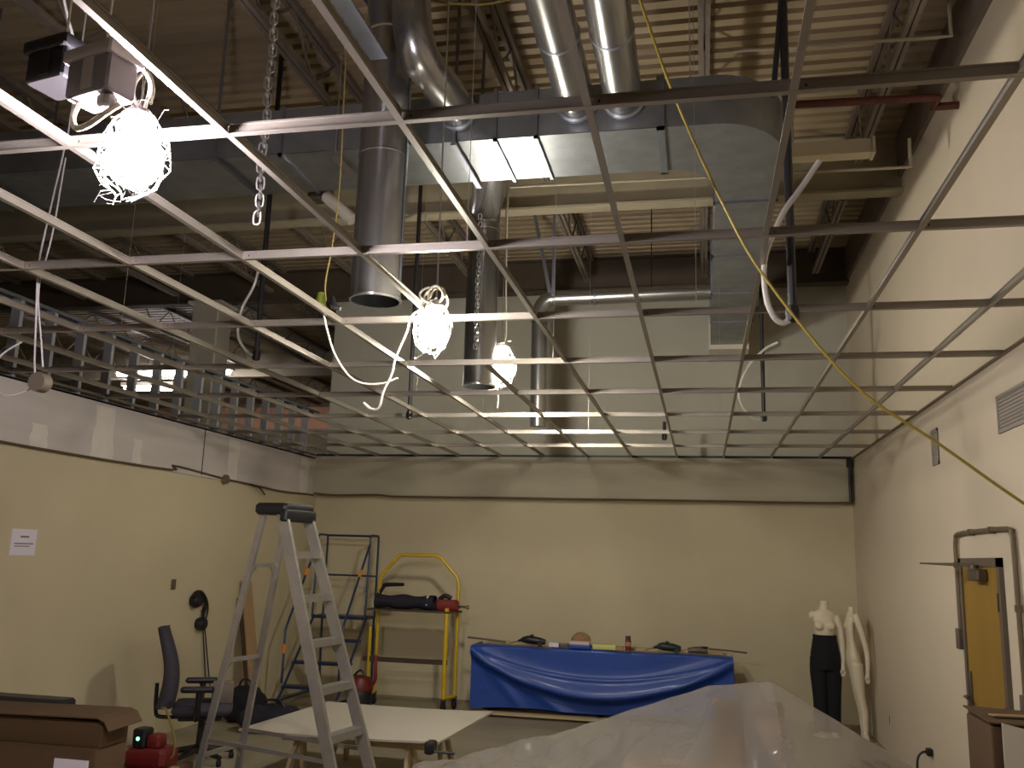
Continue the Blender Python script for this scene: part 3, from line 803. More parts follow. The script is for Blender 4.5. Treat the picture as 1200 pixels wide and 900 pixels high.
MB().tube([(-3.40, 4.0, ZD), (-3.43, 4.0, 4.4), (-3.45, 4.0, 4.07), (-3.5, 4.0, 3.6), (-3.51, 4.0, 3.4), (-3.48, 4.0, 3.1), (-3.45, 4.0, 2.85), (-3.42, 4.0, 2.80)], 0.0052, 6, smooth=5).build('cord', 'ballast_plate', t)
MB().tube([(-3.44, 4.01, 4.05), (-3.46, 4.01, 3.6), (-3.50, 4.01, 3.3), (-3.44, 4.01, 3.0), (-3.41, 4.01, 2.86)], 0.0046, 6, smooth=5).build('cord', 'ballast_plate', t)
MB().tube([(-3.42, 4.0, 2.78), (-3.46, 3.98, 2.73), (-3.55, 3.96, 2.70), (-3.64, 3.95, 2.74), (-3.68, 3.95, 2.83), (-3.63, 3.97, 2.93), (-3.55, 4.0, 3.0)], 0.0052, 6, smooth=6).build('loop', 'ballast_plate', t)
MB().lathe((-3.38, 3.97, 2.77), [(0.0, -0.03), (0.05, -0.03), (0.052, 0.03), (0.0, 0.032)], 14, 'y').build('octagon_box', 'frame_grey', t)
tag(MB().tube([(-2.48, 2.75, 4.12), (-2.43, 2.75, 3.98), (-2.40, 2.75, 3.9), (-2.41, 2.75, 3.82)], 0.006, 6, smooth=4).build('dangling_wire', 'flex'), 'short pale wire dangling at the top left corner', 'wire')
t = thing('loose_tee', 'loose angled metal strip lying on top of main duct left', 'metal strip', (-2.2, 5.3, 4.2))
MB().bar((-2.46, 5.36, 4.62), (-2.20, 5.36, 4.36), 0.05, 0.006, (0, 1, 0)).build('strip', 'tee', t, sharp=None)
MB().bar((-2.46, 5.375, 4.65), (-2.46, 5.375, ZD), 0.006, 0.006, (0, 1, 0)).build('wire', 'wire', t, sharp=None)
# long reflector strip beside big duct
t = thing('long_metal_channel', 'long dark metal channel slanting beside the big round duct', 'channel', (-2.2, 4.0, 4.8))
MB().box((-1.93, 2.0, 4.86), (-1.82, 4.62, 4.875)).box((-1.93, 2.0, 4.875), (-1.925, 4.62, 4.93)).build('channel', 'galv_dull', t, sharp=None)
MB().tube([(-1.87, 4.4, 4.88), (-1.87, 4.4, ZD)], 0.005, 5).build('hanger', 'wire', t)
MB().tube([(-1.87, 2.4, 4.88), (-1.87, 2.4, ZD)], 0.005, 5).build('hanger', 'wire', t)
# pale motor / fitting left of big duct behind
t = thing('pipe_fitting', 'pale capped pipe stub slanting behind the big round duct', 'pipe', (-3.1, 6.6, 4.7))
MB().tube([(-3.22, 6.9, 5.02), (-2.95, 6.9, 4.78)], 0.055, 12).build('stub', 'white_enamel', t)
MB().rbox((-3.38, 6.85, 4.98), (-3.18, 7.0, 5.12), 0.02).build('valve_body', 'hardware', t)
MB().tube([(-3.3, 6.93, 5.1), (-3.3, 6.93, ZD)], 0.02, 8).build('riser', 'hardware', t)

# ================================================================ RIGHT WALL ITEMS
def wall_grille(y0, y1, z0, z1, label):
    t = thing('vent_grille', label, 'vent', (XR, (y0 + y1) / 2, z0))
    MB().box((XR - 0.006, y0, z0), (XR, y1, z1)).build('backing', 'grille', t, sharp=None)
    f = 0.02
    MB().box((XR - 0.012, y0, z0), (XR, y1, z0 + f)).box((XR - 0.012, y0, z1 - f), (XR, y1, z1)).box((XR - 0.012, y0, z0), (XR, y0 + f, z1)).box((XR - 0.012, y1 - f, z0), (XR, y1, z1)).build('frame', 'grille', t, sharp=None)
    n = int((z1 - z0 - 2 * f) / 0.022)
    first = None
    for k in range(n):
        z = z0 + f + 0.011 + k * (z1 - z0 - 2 * f) / n
        if first is None:
            first = MB().bar((XR - 0.008, y0 + f, z), (XR - 0.008, y1 - f, z), 0.012, 0.003, (0.6, 0, 0.8)).build('louvre', 'grille', t, sharp=None)
            z00 = z
        else: dup_part(first, t, (0, 0, z - z00))
wall_grille(5.72, 6.37, 2.83, 3.08, 'larger grey wall grille high on the right wall')
wall_grille(7.93, 8.14, 2.80, 3.10, 'narrow grey wall grille high on right wall, farther one')

d = bpy.data.objects.new('door_1', None); COL.objects.link(d); d.location = (XR, 7.0, 0)
d['kind'] = 'structure'; d['label'] = 'mustard yellow door with dull grey frame in the right wall'; d['category'] = 'door'
DY0, DY1, DZ = 6.50, 7.46, 2.03
MB().box((XR - 0.03, DY0, 0), (XR, DY0 + 0.06, DZ)).box((XR - 0.03, DY1 - 0.06, 0), (XR, DY1, DZ)).box((XR - 0.03, DY0, DZ - 0.06), (XR, DY1, DZ)).build('door_frame', 'frame_grey', d, sharp=None)
leaf = MB().box((XR - 0.018, DY0 + 0.06, 0.01), (XR + 0.0, DY1 - 0.06, DZ - 0.06)).build('door_leaf', 'door_yellow', d, sharp=None)
for z in (1.74, 1.02, 0.25):
    MB().box((XR - 0.032, DY0 + 0.045, z - 0.06), (XR - 0.012, DY0 + 0.075, z + 0.06)).build('hinge', 'black_pipe', leaf, sharp=None)
cl = MB().rbox((XR - 0.09, 6.78, 1.87), (XR - 0.018, 7.02, 1.955), 0.012).build('door_closer', 'hardware', d)
MB().bar((XR - 0.06, 6.95, 1.97), (XR - 0.30, 7.42, 1.985), 0.03, 0.012).build('closer_arm', 'hardware', cl, sharp=None)
MB().bar((XR - 0.30, 7.42, 1.985), (XR - 0.02, 7.05, 1.99), 0.025, 0.01).build('closer_arm', 'hardware', cl, sharp=None)
MB().lathe((XR - 0.06, 6.95, 1.95), [(0.03, 0), (0.03, 0.03), (0, 0.032)], 10).build('closer_pivot', 'hardware', cl)
lk = MB().rbox((XR - 0.03, DY1 - 0.13, 0.98), (XR - 0.016, DY1 - 0.075, 1.22), 0.005).build('lock_plate', 'hardware', d)
MB().tube([(XR - 0.02, DY1 - 0.1, 1.04), (XR - 0.07, DY1 - 0.1, 1.04), (XR - 0.075, DY1 - 0.2, 1.04)], 0.01, 8).build('lever_handle', 'hardware', lk)

t = thing('wall_conduit', 'looped metal conduit running over the yellow door', 'conduit', (XR, 7.0, 1.4))
zc = 2.21
MB().tube([(XR - 0.025, 7.53, 1.50), (XR - 0.025, 7.53, 1.9), (XR - 0.025, 7.53, 2.10), (XR - 0.025, 7.51, 2.17), (XR - 0.025, 7.44, zc), (XR - 0.025, 6.9, zc + 0.005), (XR - 0.025, 6.28, zc), (XR - 0.025, 6.21, 2.17), (XR - 0.025, 6.19, 2.08), (XR - 0.025, 6.185, 1.6), (XR - 0.025, 6.18, 1.2)], 0.016, 10, smooth=3).build('conduit', 'conduit', t)
for p in ((7.53, 1.98), (7.1, zc + 0.003), (6.62, zc + 0.003), (6.187, 1.72)):
    MB().box((XR - 0.045, p[0] - 0.014, p[1] - 0.022), (XR, p[0] + 0.014, p[1] + 0.022)).build('strap', 'conduit', t, sharp=None)
MB().rbox((XR - 0.06, 7.47, 1.36), (XR, 7.55, 1.51), 0.006).build('switch_box', 'frame_grey', t)
MB().rbox((XR - 0.05, 6.15, 1.08), (XR, 6.22, 1.21), 0.006).build('switch_box', 'frame_grey', t)
MB().tube([(XR - 0.012, 7.49, 1.40), (XR - 0.02, 7.48, 1.75), (XR - 0.012, 7.47, 1.9)], 0.006, 6).build('small_wire', 'cord_white', t)
t = thing('wall_plate', 'small pale blank plate low on the right wall', 'wall plate', (XR, 10.6, 0.3))
MB().rbox((XR - 0.008, 10.55, 0.28), (XR, 10.64, 0.43), 0.003).build('plate', 'cream_r', t)
MB().box((XR - 0.010, 10.585, 0.31), (XR - 0.006, 10.605, 0.40)).build('slot', 'print_dark', t, sharp=None)
t = thing('wall_hook_cord', 'short black cord curling out of the right wall low down', 'cord', (1.85, 8.78, 0.0))
MB().tube([(1.80, 8.78, 0.0), (1.79, 8.78, 0.22), (1.80, 8.78, 0.33), (1.84, 8.78, 0.38), (1.89, 8.78, 0.385), (XR, 8.78, 0.385)], 0.010, 8, smooth=5).build('cord', 'black_plastic', t)
MB().rbox((1.87, 8.74, 0.355), (XR, 8.82, 0.415), 0.008).build('plug', 'black_plastic', t)

# ================================================================ LEFT WALL ITEMS
t = thing('notice_sheet', 'small white paper notice taped to the left wall', 'paper', (XL, 6.62, 1.84))
MB().box((XL, 6.48, 1.84), (XL + 0.003, 6.77, 2.056)).build('sheet', 'paper', t, sharp=None)
MB().box((XL + 0.003, 6.58, 1.985), (XL + 0.0035, 6.68, 2.0)).build('print_line', 'ink', t, sharp=None)
MB().box((XL + 0.003, 6.52, 1.93), (XL + 0.0035, 6.74, 1.94)).build('print_line', 'ink', t, sharp=None)
MB().box((XL + 0.003, 6.52, 1.91), (XL + 0.0035, 6.70, 1.918)).build('print_line', 'ink', t, sharp=None)
t = thing('wall_outlet', 'small dull outlet plate on the left wall', 'outlet', (XL, 8.9, 1.49))
MB().rbox((XL, 8.86, 1.49), (XL + 0.008, 8.95, 1.60), 0.003).build('plate', 'conduit', t)
MB().box((XL + 0.007, 8.89, 1.52), (XL + 0.010, 8.92, 1.57)).build('socket', 'frame_grey', t, sharp=None)
t = thing('ear_defenders', 'black ear defenders hanging on the left wall above the chair', 'ear defenders', (XL + 0.06, 9.4, 1.05))
MB().tube([(XL + 0.05, 9.24, 1.39), (XL + 0.05, 9.30, 1.44), (XL + 0.05, 9.40, 1.44), (XL + 0.05, 9.50, 1.36), (XL + 0.05, 9.54, 1.26), (XL + 0.05, 9.52, 1.16)], 0.028, 10, smooth=5).build('headband', 'black_plastic', t)
MB().lathe((XL + 0.05, 9.46, 1.10), [(0.0, -0.05), (0.06, -0.05), (0.075, -0.02), (0.075, 0.02), (0.06, 0.05), (0, 0.05)], 16, 'x').build('ear_cup', 'black_plastic', t)
MB().lathe((XL + 0.05, 9.31, 1.36), [(0.0, -0.05), (0.06, -0.05), (0.078, -0.02), (0.078, 0.02), (0.06, 0.05), (0, 0.05)], 16, 'x').build('ear_cup', 'black_plastic', t)
MB().tube([(XL + 0.02, 9.50, 1.25), (XL + 0.03, 9.58, 0.9), (XL + 0.03, 9.66, 0.6), (XL + 0.03, 9.72, 0.35)], 0.007, 6, smooth=4).build('cord', 'black_plastic', t)
MB().tube([(XL + 0.02, 9.52, 1.28), (XL + 0.03, 9.63, 0.9), (XL + 0.03, 9.73, 0.6), (XL + 0.03, 9.82, 0.35)], 0.007, 6, smooth=4).build('cord', 'black_plastic', t)

# ================================================================ STEPLADDER
lad = thing('stepladder', 'tall grey aluminium stepladder with a black top cap', 'ladder', (-3.078, 6.291, 0), -0.162)
LH = 2.24
wt, wf, wr = 0.16, 0.255, 0.255
s1, s2 = 0.863, 0.477
def railpt(side, frac, front):
    if front: return Vector((0.08 + (s1 - 0.08) * frac, side * (wt + (wf - wt) * frac), LH * (1 - frac)))
    return Vector((-0.08 - (s2 - 0.08) * frac, side * (wt - 0.02 + (wr - wt + 0.02) * frac), LH * (1 - frac)))
for s in (-1, 1):
    a, b = railpt(s, 0, True), railpt(s, 0.985, True)
    MB().bar(a, b, 0.028, 0.085, (1, 0, 0.35)).build('front_rail', 'alu', lad, world=False, sharp=None)
    a, b = railpt(s, 0, False), railpt(s, 0.985, False)
    MB().bar(a, b, 0.026, 0.048, (1, 0, -0.3)).build('rear_rail', 'alu', lad, world=False, sharp=None)
    for fr in (True, False):
        p = railpt(s, 0.985, fr)
        MB().box((p.x - 0.045, p.y - 0.025, 0), (p.x + 0.045, p.y + 0.025, 0.06)).build('foot', 'black_rubber', lad, world=False, sharp=None)
    zs = 0.56
    fr = 1 - zs / LH
    pf, pr = railpt(s, fr, True), railpt(s, fr - 0.02, False)
    MB().bar(pf, pr, 0.008, 0.028).build('spreader', 'alu', lad, world=False, sharp=None)
for k in range(1, 8):
    fr = 0.305 * k / LH
    if fr > 0.97: break
    p = railpt(1, fr, True)
    hw_ = p.y - 0.012
    MB().box((p.x - 0.045, -hw_, p.z - 0.006), (p.x + 0.045, hw_, p.z + 0.003)).box((p.x + 0.040, -hw_, p.z - 0.045), (p.x + 0.046, hw_, p.z + 0.003)).box((p.x - 0.046, -hw_, p.z - 0.045), (p.x - 0.040, hw_, p.z)).build('step', 'alu', lad, world=False, sharp=None)
    if k in (1, 3, 5):
        for s in (-1, 1):
            MB().bar((p.x, s * hw_, p.z - 0.12), (p.x, s * (hw_ - 0.09), p.z - 0.01), 0.02, 0.004, (1, 0, 0)).build('step_brace', 'alu', lad, world=False, sharp=None)
for z in (1.83, 1.15, 0.5):
    fr = 1 - z / LH
    a, b = railpt(-1, fr, False), railpt(1, fr, False)
    MB().bar(a, b, 0.03, 0.028).build('rear_brace', 'alu', lad, world=False, sharp=None)
    for s in (-1, 1):
        q = railpt(s, fr + 0.045, False)
        MB().bar(q, (a.x, s * (abs(a.y) - 0.09), z), 0.018, 0.004, (1, 0, 0)).build('brace_gusset', 'alu', lad, world=False, sharp=None)
MB().rbox((-0.145, -0.19, LH - 0.04), (0.135, 0.19, LH + 0.045), 0.02).build('top_cap', 'black_plastic', lad, world=False)
MB().rbox((0.09, -0.20, LH - 0.09), (0.15, 0.20, LH), 0.012).build('cap_skirt', 'black_plastic', lad, world=False)

# ================================================================ ROLLING LADDER (blue)
rl = thing('rolling_ladder', 'dark blue rolling step ladder with orange markers by the back wall', 'ladder', (-4.82, 11.5, 0), 0.0)
# local: +y is climb direction, steps rise from -y to +y
def tb(pts, r, name, m='blue_steel', sm=0):
    return MB().tube(pts, r, 8, smooth=sm).build(name, m, rl, world=False)
W2 = 0.38
for s in (-1, 1):
    x = s * W2
    tb([(x, -0.72, 0.10), (x, -0.60, 0.20), (x, 0.22, 1.08), (x, 0.22, 1.1)], 0.017, 'stringer')
    tb([(x, 0.55, 0.08), (x, 0.50, 1.06)], 0.017, 'rear_post')
    tb([(x, -0.72, 0.10), (x, 0.55, 0.10)], 0.017, 'base_rail')
    tb([(x, -0.62, 0.30), (x, -0.62, 0.95), (x, -0.52, 1.10), (x, 0.12, 1.95), (x, 0.22, 2.08)], 0.015, 'handrail')
    tb([(x, 0.16, 1.06), (x, 0.20, 2.14), (x, 0.24, 2.17), (x, 0.50, 2.17), (x, 0.52, 2.13), (x, 0.52, 1.06)], 0.015, 'guard_post')
    tb([(x, 0.2, 1.62), (x, 0.52, 1.62)], 0.013, 'guard_rail')
    for (yy, zz) in ((-0.62, 0.72), (-0.10, 1.66)):
        dy, dz = (0, 1) if yy < -0.5 else (0.60, 0.80)
        MB().tube([(x, yy - dy * 0.055, zz - dz * 0.055), (x, yy + dy * 0.055, zz + dz * 0.055)], 0.021, 8).build('orange_marker', 'orange_tape', rl, world=False)
    for yy in (-0.66, 0.5):
        MB().lathe((x, yy, 0.06), [(0.0, -0.02), (0.05, -0.02), (0.058, 0), (0.05, 0.02), (0, 0.02)], 14, 'x').build('caster', 'black_rubber', rl, world=False)
tb([(-W2, 0.52, 2.165), (W2, 0.52, 2.165)], 0.015, 'guard_rail')
tb([(-W2, 0.52, 1.62), (W2, 0.52, 1.62)], 0.013, 'guard_rail')
tb([(-W2, 0.55, 0.10), (W2, 0.55, 0.10)], 0.017, 'base_rail')
for k in range(4):
    z = 0.27 + 0.27 * k
    y = -0.53 + 0.25 * k
    if k < 3: MB().box((-W2, y - 0.09, z - 0.03), (W2, y + 0.09, z)).build('tread', 'blue_steel', rl, world=False, sharp=None)
MB().box((-W2, 0.16, 1.05), (W2, 0.52, 1.09)).build('platform', 'blue_steel', rl, world=False, sharp=None)

# ================================================================ YELLOW CART
yc = thing('yellow_cart', 'yellow tubular panel cart with arched top against back wall', 'cart', (-3.72, 11.5, 0))
x0, x1 = -4.24, -3.22
def yt(pts, r, name, m='yellow_steel', sm=0):
    return MB().tube(pts, r, 10, smooth=sm).build(name, m, yc)
yt([(x0, 11.62, 0.95), (x0, 11.62, 1.58), (x0 + 0.03, 11.62, 1.66), (x0 + 0.24, 11.62, 1.90), (x0 + 0.30, 11.62, 1.925), (x1 - 0.30 + 0.05, 11.62, 1.925), (x1 - 0.19, 11.62, 1.90), (x1 + 0.04, 11.62, 1.66), (x1 + 0.07, 11.62, 1.58), (x1 + 0.07, 11.62, 0.95)], 0.024, 'arch')
yt([(x0, 11.62, 0.14), (x0, 11.62, 0.97)], 0.021, 'post')
yt([(x1 + 0.07, 11.62, 0.14), (x1 + 0.07, 11.62, 0.97)], 0.021, 'post')
yt([(x1, 11.35, 0.16), (x1, 11.35, 1.27)], 0.03, 'post')
yt([(x0, 11.35, 0.16), (x0, 11.35, 1.0)], 0.022, 'post')
for xx in (x0, x1):
    yt([(xx, 11.35, 0.16), (xx + (0.07 if xx == x1 else 0), 11.62, 0.16)], 0.024, 'base_tube')
MB().bar((x0 - 0.08, 11.35, 0.60), (x1 + 0.03, 11.35, 0.60), 0.03, 0.06).build('cross_bar', 'dark_wood', yc, sharp=None)
MB().box((x0 - 0.05, 11.32, 1.205), (x1 + 0.12, 11.66, 1.23)).build('shelf', 'dark_wood', yc, sharp=None)
for (xx, yy) in ((x0, 11.35), (x1, 11.35), (x1 + 0.07, 11.62), (x0, 11.62)):
    w = MB().lathe((xx, yy, 0.068), [(0.0, -0.022), (0.055, -0.022), (0.066, -0.01), (0.066, 0.01), (0.055, 0.022), (0, 0.022)], 18, 'x').build('caster', 'black_rubber', yc)
    MB().box((xx - 0.03, yy - 0.02, 0.07), (xx - 0.024, yy + 0.02, 0.16)).box((xx + 0.024, yy - 0.02, 0.07), (xx + 0.03, yy + 0.02, 0.16)).box((xx - 0.03, yy - 0.025, 0.145), (xx + 0.03, yy + 0.025, 0.16)).build('fork', 'hardware', w, sharp=None)
# things lying on the cart
t = thing('tool_roll', 'long navy canvas tool roll lying on the yellow cart', 'tool roll', (-3.75, 11.45, 1.23))
MB().grid(lambda u, v: (-4.22 + 0.80 * u, 11.48 + (0.12 + 0.01 * math.sin(9 * u)) * math.cos(2 * PI * v), 1.32 + (0.088 + 0.012 * math.sin(13 * u + 2)) * math.sin(2 * PI * v)), 16, 14).build('roll', 'navy_bag', t)
MB().lathe((-4.22, 11.48, 1.32), [(0.0, -0.02), (0.09, -0.01), (0.10, 0.0)], 14, 'x').build('end_fold', 'navy_bag', t)
MB().tube([(-3.5, 11.48, 1.232), (-3.5, 11.36, 1.30), (-3.5, 11.40, 1.40), (-3.5, 11.5, 1.415)], 0.012, 6).build('strap', 'cord_white', t)
t = thing('red_black_tool', 'dark red hand tool at the end of the navy tool roll', 'tool', (-3.3, 11.45, 1.23))
MB().rbox((-3.40, 11.40, 1.232), (-3.10, 11.54, 1.37), 0.03).build('body', 'red_cloth', t)
MB().tube([(-3.36, 11.46, 1.37), (-3.28, 11.46, 1.42), (-3.2, 11.46, 1.39)], 0.03, 8, smooth=3).build('grip', 'black_plastic', t)
MB().tube([(-3.10, 11.46, 1.29), (-2.99, 11.46, 1.285)], 0.018, 8).build('shaft', 'chrome', t)
MB().lathe((-2.975, 11.46, 1.285), [(0, -0.03), (0.022, -0.02), (0.03, 0), (0.022, 0.02), (0, 0.03)], 12, 'x').build('tip', 'chrome', t)
t = thing('caulking_gun', 'black caulking gun handle clamped on the yellow cart frame', 'tool', (-4.1, 11.5, 1.42))
MB().tube([(-4.20, 11.55, 1.44), (-4.16, 11.55, 1.50), (-4.13, 11.55, 1.53), (-3.88, 11.55, 1.54)], [0.025, 0.022, 0.03, 0.022], 8, smooth=3).build('handle', 'black_plastic', t)
MB().tube([(-4.18, 11.55, 1.47), (-4.20, 11.58, 1.43), (-4.22, 11.61, 1.40)], 0.015, 6).build('hook', 'black_plastic', t)

# floor clutter by the ladders
t = thing('shop_vacuum', 'small red and black shop vacuum on floor beside blue ladder', 'vacuum', (-4.22, 11.1, 0))
MB().lathe((-4.14, 10.82, 0), [(0.14, 0.05), (0.16, 0.08), (0.16, 0.28), (0.15, 0.30)], 18).build('drum', 'black_plastic', t)
MB().lathe((-4.14, 10.82, 0), [(0.165, 0.29), (0.165, 0.38), (0.13, 0.44), (0.06, 0.46), (0, 0.46)], 18).build('lid', 'red_tool', t)
MB().tube([(-4.22, 10.82, 0.45), (-4.14, 10.82, 0.52), (-4.06, 10.82, 0.45)], 0.014, 6, smooth=3).build('handle', 'black_plastic', t)
for a in range(4):
    MB().lathe((-4.14 + 0.13 * math.cos(a * PI / 2 + 0.8), 10.82 + 0.13 * math.sin(a * PI / 2 + 0.8), 0.03), [(0, -0.015), (0.03, -0.012), (0.03, 0.012), (0, 0.015)], 10, 'x').build('caster', 'black_rubber', t)
MB().tube([(-4.02, 10.8, 0.30), (-3.93, 10.78, 0.42), (-3.94, 10.8, 0.6), (-3.96, 10.84, 0.70)], 0.022, 8, smooth=4).build('hose', 'red_cloth', t)
def soft_bag(name, c, sx, sy, sz, m, label, seed):
    rnd = random.Random(seed)
    ph = [rnd.uniform(0, 6) for _ in range(6)]
    t = thing(name, label, 'bag', c)
    def fn(u, v):
        a, b = 2 * PI * u, PI * (v - 0.5)
        k = 1 + 0.10 * math.sin(3 * a + ph[0]) * math.cos(b) + 0.07 * math.sin(5 * a + 4 * b + ph[1])
        cx = math.copysign(abs(math.cos(a)) ** 0.7, math.cos(a)); cy = math.copysign(abs(math.sin(a)) ** 0.7, math.sin(a))
        cb = math.cos(b) ** 0.6
        return (sx * cx * cb * k, sy * cy * cb * k, max(0.0, sz * 0.5 + sz * 0.55 * math.sin(b) * k))
    MB().grid(fn, 24, 12).build('body', m, t, world=False, sharp=60)
    MB().tube([(-sx * 0.4, 0, sz), (-sx * 0.2, 0, sz * 1.25), (sx * 0.2, 0, sz * 1.25), (sx * 0.4, 0, sz)], 0.012, 6, smooth=4).build('handle', 'black_plastic', t, world=False)
soft_bag('tool_bag', (-4.62, 9.5, 0), 0.36, 0.22, 0.26, 'navy_bag', 'dark soft tool bag on floor behind the stepladder', 4)
soft_bag('tool_bag', (-5.2, 9.95, 0), 0.22, 0.22, 0.36, 'black_cloth', 'black soft bag on floor against left wall by blue ladder', 8)
t = thing('leaning_board', 'tall narrow brown board leaning on left wall behind stepladder', 'board', (-5.3, 10.35, 0))
MB().bar((-5.22, 10.32, 0.0), (-5.55, 10.42, 1.55), 0.20, 0.018, (0.3, 0, 1)).build('board', 'cardboard_light', t, sharp=None)
MB().bar((-5.26, 10.22, 0.02), (-5.56, 10.30, 1.35), 0.05, 0.03, (0.3, 0, 1)).build('batten', 'dark_wood', t, sharp=None)

# ================================================================ WHITE BOARD ON SAWHORSES
t = thing('board_sheet', 'large white sheet of board lying flat on sawhorses', 'board', (-2.8, 7.8, 0.5))
m = MB()
cs = [(-3.70, 7.02), (-2.03, 7.10), (-1.95, 8.60), (-3.58, 8.56)]
def shp(u, v):
    a = Vector(cs[0]).lerp(Vector(cs[1]), u); b = Vector(cs[3]).lerp(Vector(cs[2]), u)
    p = a.lerp(b, v)
    return (p.x, p.y, 0.50 + 0.012 * (2 * u - 1) ** 2)
m.grid(shp, 10, 4)
nb = len(m.v)
m.grid(lambda u, v: tuple(Vector(shp(1 - u, v)) - Vector((0, 0, 0.016))), 10, 4)
for (e0, e1) in (((0, 0), (1, 0)), ((1, 0), (1, 1)), ((1, 1), (0, 1)), ((0, 1), (0, 0))):
    m.grid(lambda u, v, e0=e0, e1=e1: tuple(Vector(shp(e0[0] + (e1[0] - e0[0]) * u, e0[1] + (e1[1] - e0[1]) * u)) - Vector((0, 0, 0.016 * (1 - v)))), 10, 1)
m.build('sheet', 'board_white', t, sharp=None)
MB().box((-3.3, 7.25, 0.455), (-2.3, 7.26, 0.482)).build('stiffener', 'plywood', t, sharp=None)
for i, (yy, lab) in enumerate(((7.35, 'near wooden sawhorse under the white board'), (8.3, 'far wooden sawhorse under the white board'))):
    s = thing('sawhorse', lab, 'sawhorse', (-2.8, yy, 0), group='sawhorses')
    MB().box((-3.45, yy - 0.045, 0.395), (-2.2, yy + 0.045, 0.482)).build('beam', 'plywood', s, sharp=None)
    for xx in (-3.3, -2.35):
        for sg in (-1, 1):
            MB().bar((xx, yy + sg * 0.04, 0.43), (xx - 0.05 * (1 if xx < -3 else -1), yy + sg * 0.22, 0.0), 0.07, 0.03, (1, 0, 0)).build('leg', 'plywood', s, sharp=None)
t = thing('black_clamp', 'small black clamp at front corner of the white board', 'clamp', (-2.06, 6.92, 0.4))
MB().rbox((-2.11, 6.95, 0.44), (-2.04, 7.085, 0.53), 0.012).build('jaw', 'black_plastic', t)
MB().tube([(-2.04, 7.0, 0.46), (-1.88, 7.02, 0.45)], 0.010, 8).build('screw_bar', 'black_pipe', t)

# ================================================================ BLUE TARP TABLE
bt = thing('work_table', 'long low work table under the blue tarp by back wall', 'table', (-1.27, 11.6, 0))
MB().box((-2.80, 11.32, 0.80), (0.27, 11.95, 0.835)).build('table_top', 'plywood', bt, sharp=None)
for xx in (-2.70, -1.25, 0.18):
    for yy in (11.49, 11.86):
        MB().box((xx - 0.03, yy - 0.03, 0.0), (xx + 0.03, yy + 0.03, 0.80)).build('leg', 'dark_wood', bt, sharp=None)
MB().box((-2.66, 11.46, 0.03), (0.16, 11.52, 0.10)).build('lower_rail', 'dark_wood', bt, sharp=None)
MB().box((-2.72, 11.24, 0.03), (-0.9, 11.36, 0.06)).build('lower_strip', 'plywood', bt, sharp=None)
# tarp
tarp = thing('blue_tarp', 'creased bright blue tarp draped over front of the long table', 'tarp', (-1.27, 11.3, 0.1))
TX0, TX1 = -2.86, 0.33
def sw(u, v):
    # u along table, v 0 top back -> 1 bottom hem
    x = TX0 + (TX1 - TX0) * u
    if v < 0.12:
        y = 11.50 - (11.50 - 11.30) * v / 0.12
        return (x, y, 0.842 + 0.004 * math.sin(17 * u) + 0.003 * math.sin(41 * u))
    w = (v - 0.12) / 0.88
    hem = 0.085 + 0.05 * u + 0.02 * math.sin(3 * PI * u)
    z = 0.842 - (0.842 - hem) * w
    # one deep swag slung between the upper corners, cloth tucked back below it
    e = 1 - abs(2 * u - 1) ** 2.2
    line = 0.10 + 0.62 * e
    d = w - line
    fold = 0.11 * math.exp(-(d / 0.20) ** 2) if d < 0 else 0.11 * math.exp(-(d / 0.07) ** 2)
    line2 = 0.05 + 0.40 * e
    fold += 0.018 * math.exp(-((w - line2) / 0.03) ** 2)
    q_ = min(1, max(0, d / 0.16)); tuck = -0.10 * q_ * q_ * (3 - 2 * q_) * e
    diag = 0.03 * math.exp(-((w - 2.6 * u - 0.08) / 0.10) ** 2) + 0.03 * math.exp(-((w - 2.6 * (1 - u) - 0.08) / 0.10) ** 2) + 0.02 * math.exp(-((w - 5 * u) / 0.12) ** 2)
    y = 11.29 - fold * (0.35 + 0.65 * e) - tuck - diag - 0.006 * math.sin(22 * u + 5 * w) * w
    return (x, y, z)
m = MB().grid(sw, 110, 60)
m.build('drape', 'tarp', tarp, sharp=60)
m = MB().grid(lambda u, v: (TX0 + 0.005 - 0.02 * math.sin(PI * v) * math.sin(5 * u), 11.30 + 0.55 * u, 0.842 - 0.72 * v * (1 - 0.1 * math.sin(4 * u))), 12, 12)
m.build('end_flap', 'tarp', tarp, sharp=60)
m = MB().grid(lambda u, v: (TX1 + 0.02 * math.sin(PI * v) * math.sin(5 * u), 11.30 + 0.5 * u, 0.842 - 0.6 * v * (1 - 0.15 * math.sin(4 * u))), 12, 12)
m.build('end_flap', 'tarp', tarp, sharp=60)

# tools on the table
zt = 0.852
def drill(c, m, label, L=0.24):
    x, y, z = c
    t = thing('power_drill', label, 'tool', (x, y, z))
    MB().tube([(x - L / 2, y, z + 0.065), (x - L / 4, y, z + 0.07), (x + L / 5, y, z + 0.06), (x + L / 2, y, z + 0.05)], [0.03, 0.05, 0.048, 0.03], 12, smooth=4).build('motor_housing', m, t)
    MB().tube([(x - L / 2, y, z + 0.065), (x - L / 2 - 0.05, y, z + 0.05)], [0.022, 0.012], 10).build('chuck', 'black_plastic', t)
    MB().tube([(x - L / 2 - 0.05, y, z + 0.05), (x - L / 2 - 0.16, y, z + 0.012)], 0.006, 6).build('bit', 'hardware', t)
    MB().tube([(x + L / 4, y, z + 0.05), (x + L / 3, y - 0.08, z + 0.03), (x + L / 3, y - 0.12, z + 0.03)], [0.026, 0.026, 0.034], 10).build('grip', m, t)
    MB().rbox((x - L / 6, y - 0.03, z + 0.1), (x, y + 0.03, z + 0.135), 0.012).build('switch_block', 'black_plastic', t)
drill((-2.10, 11.45, zt), 'black_plastic', 'black power drill at the left on the blue table', 0.30)
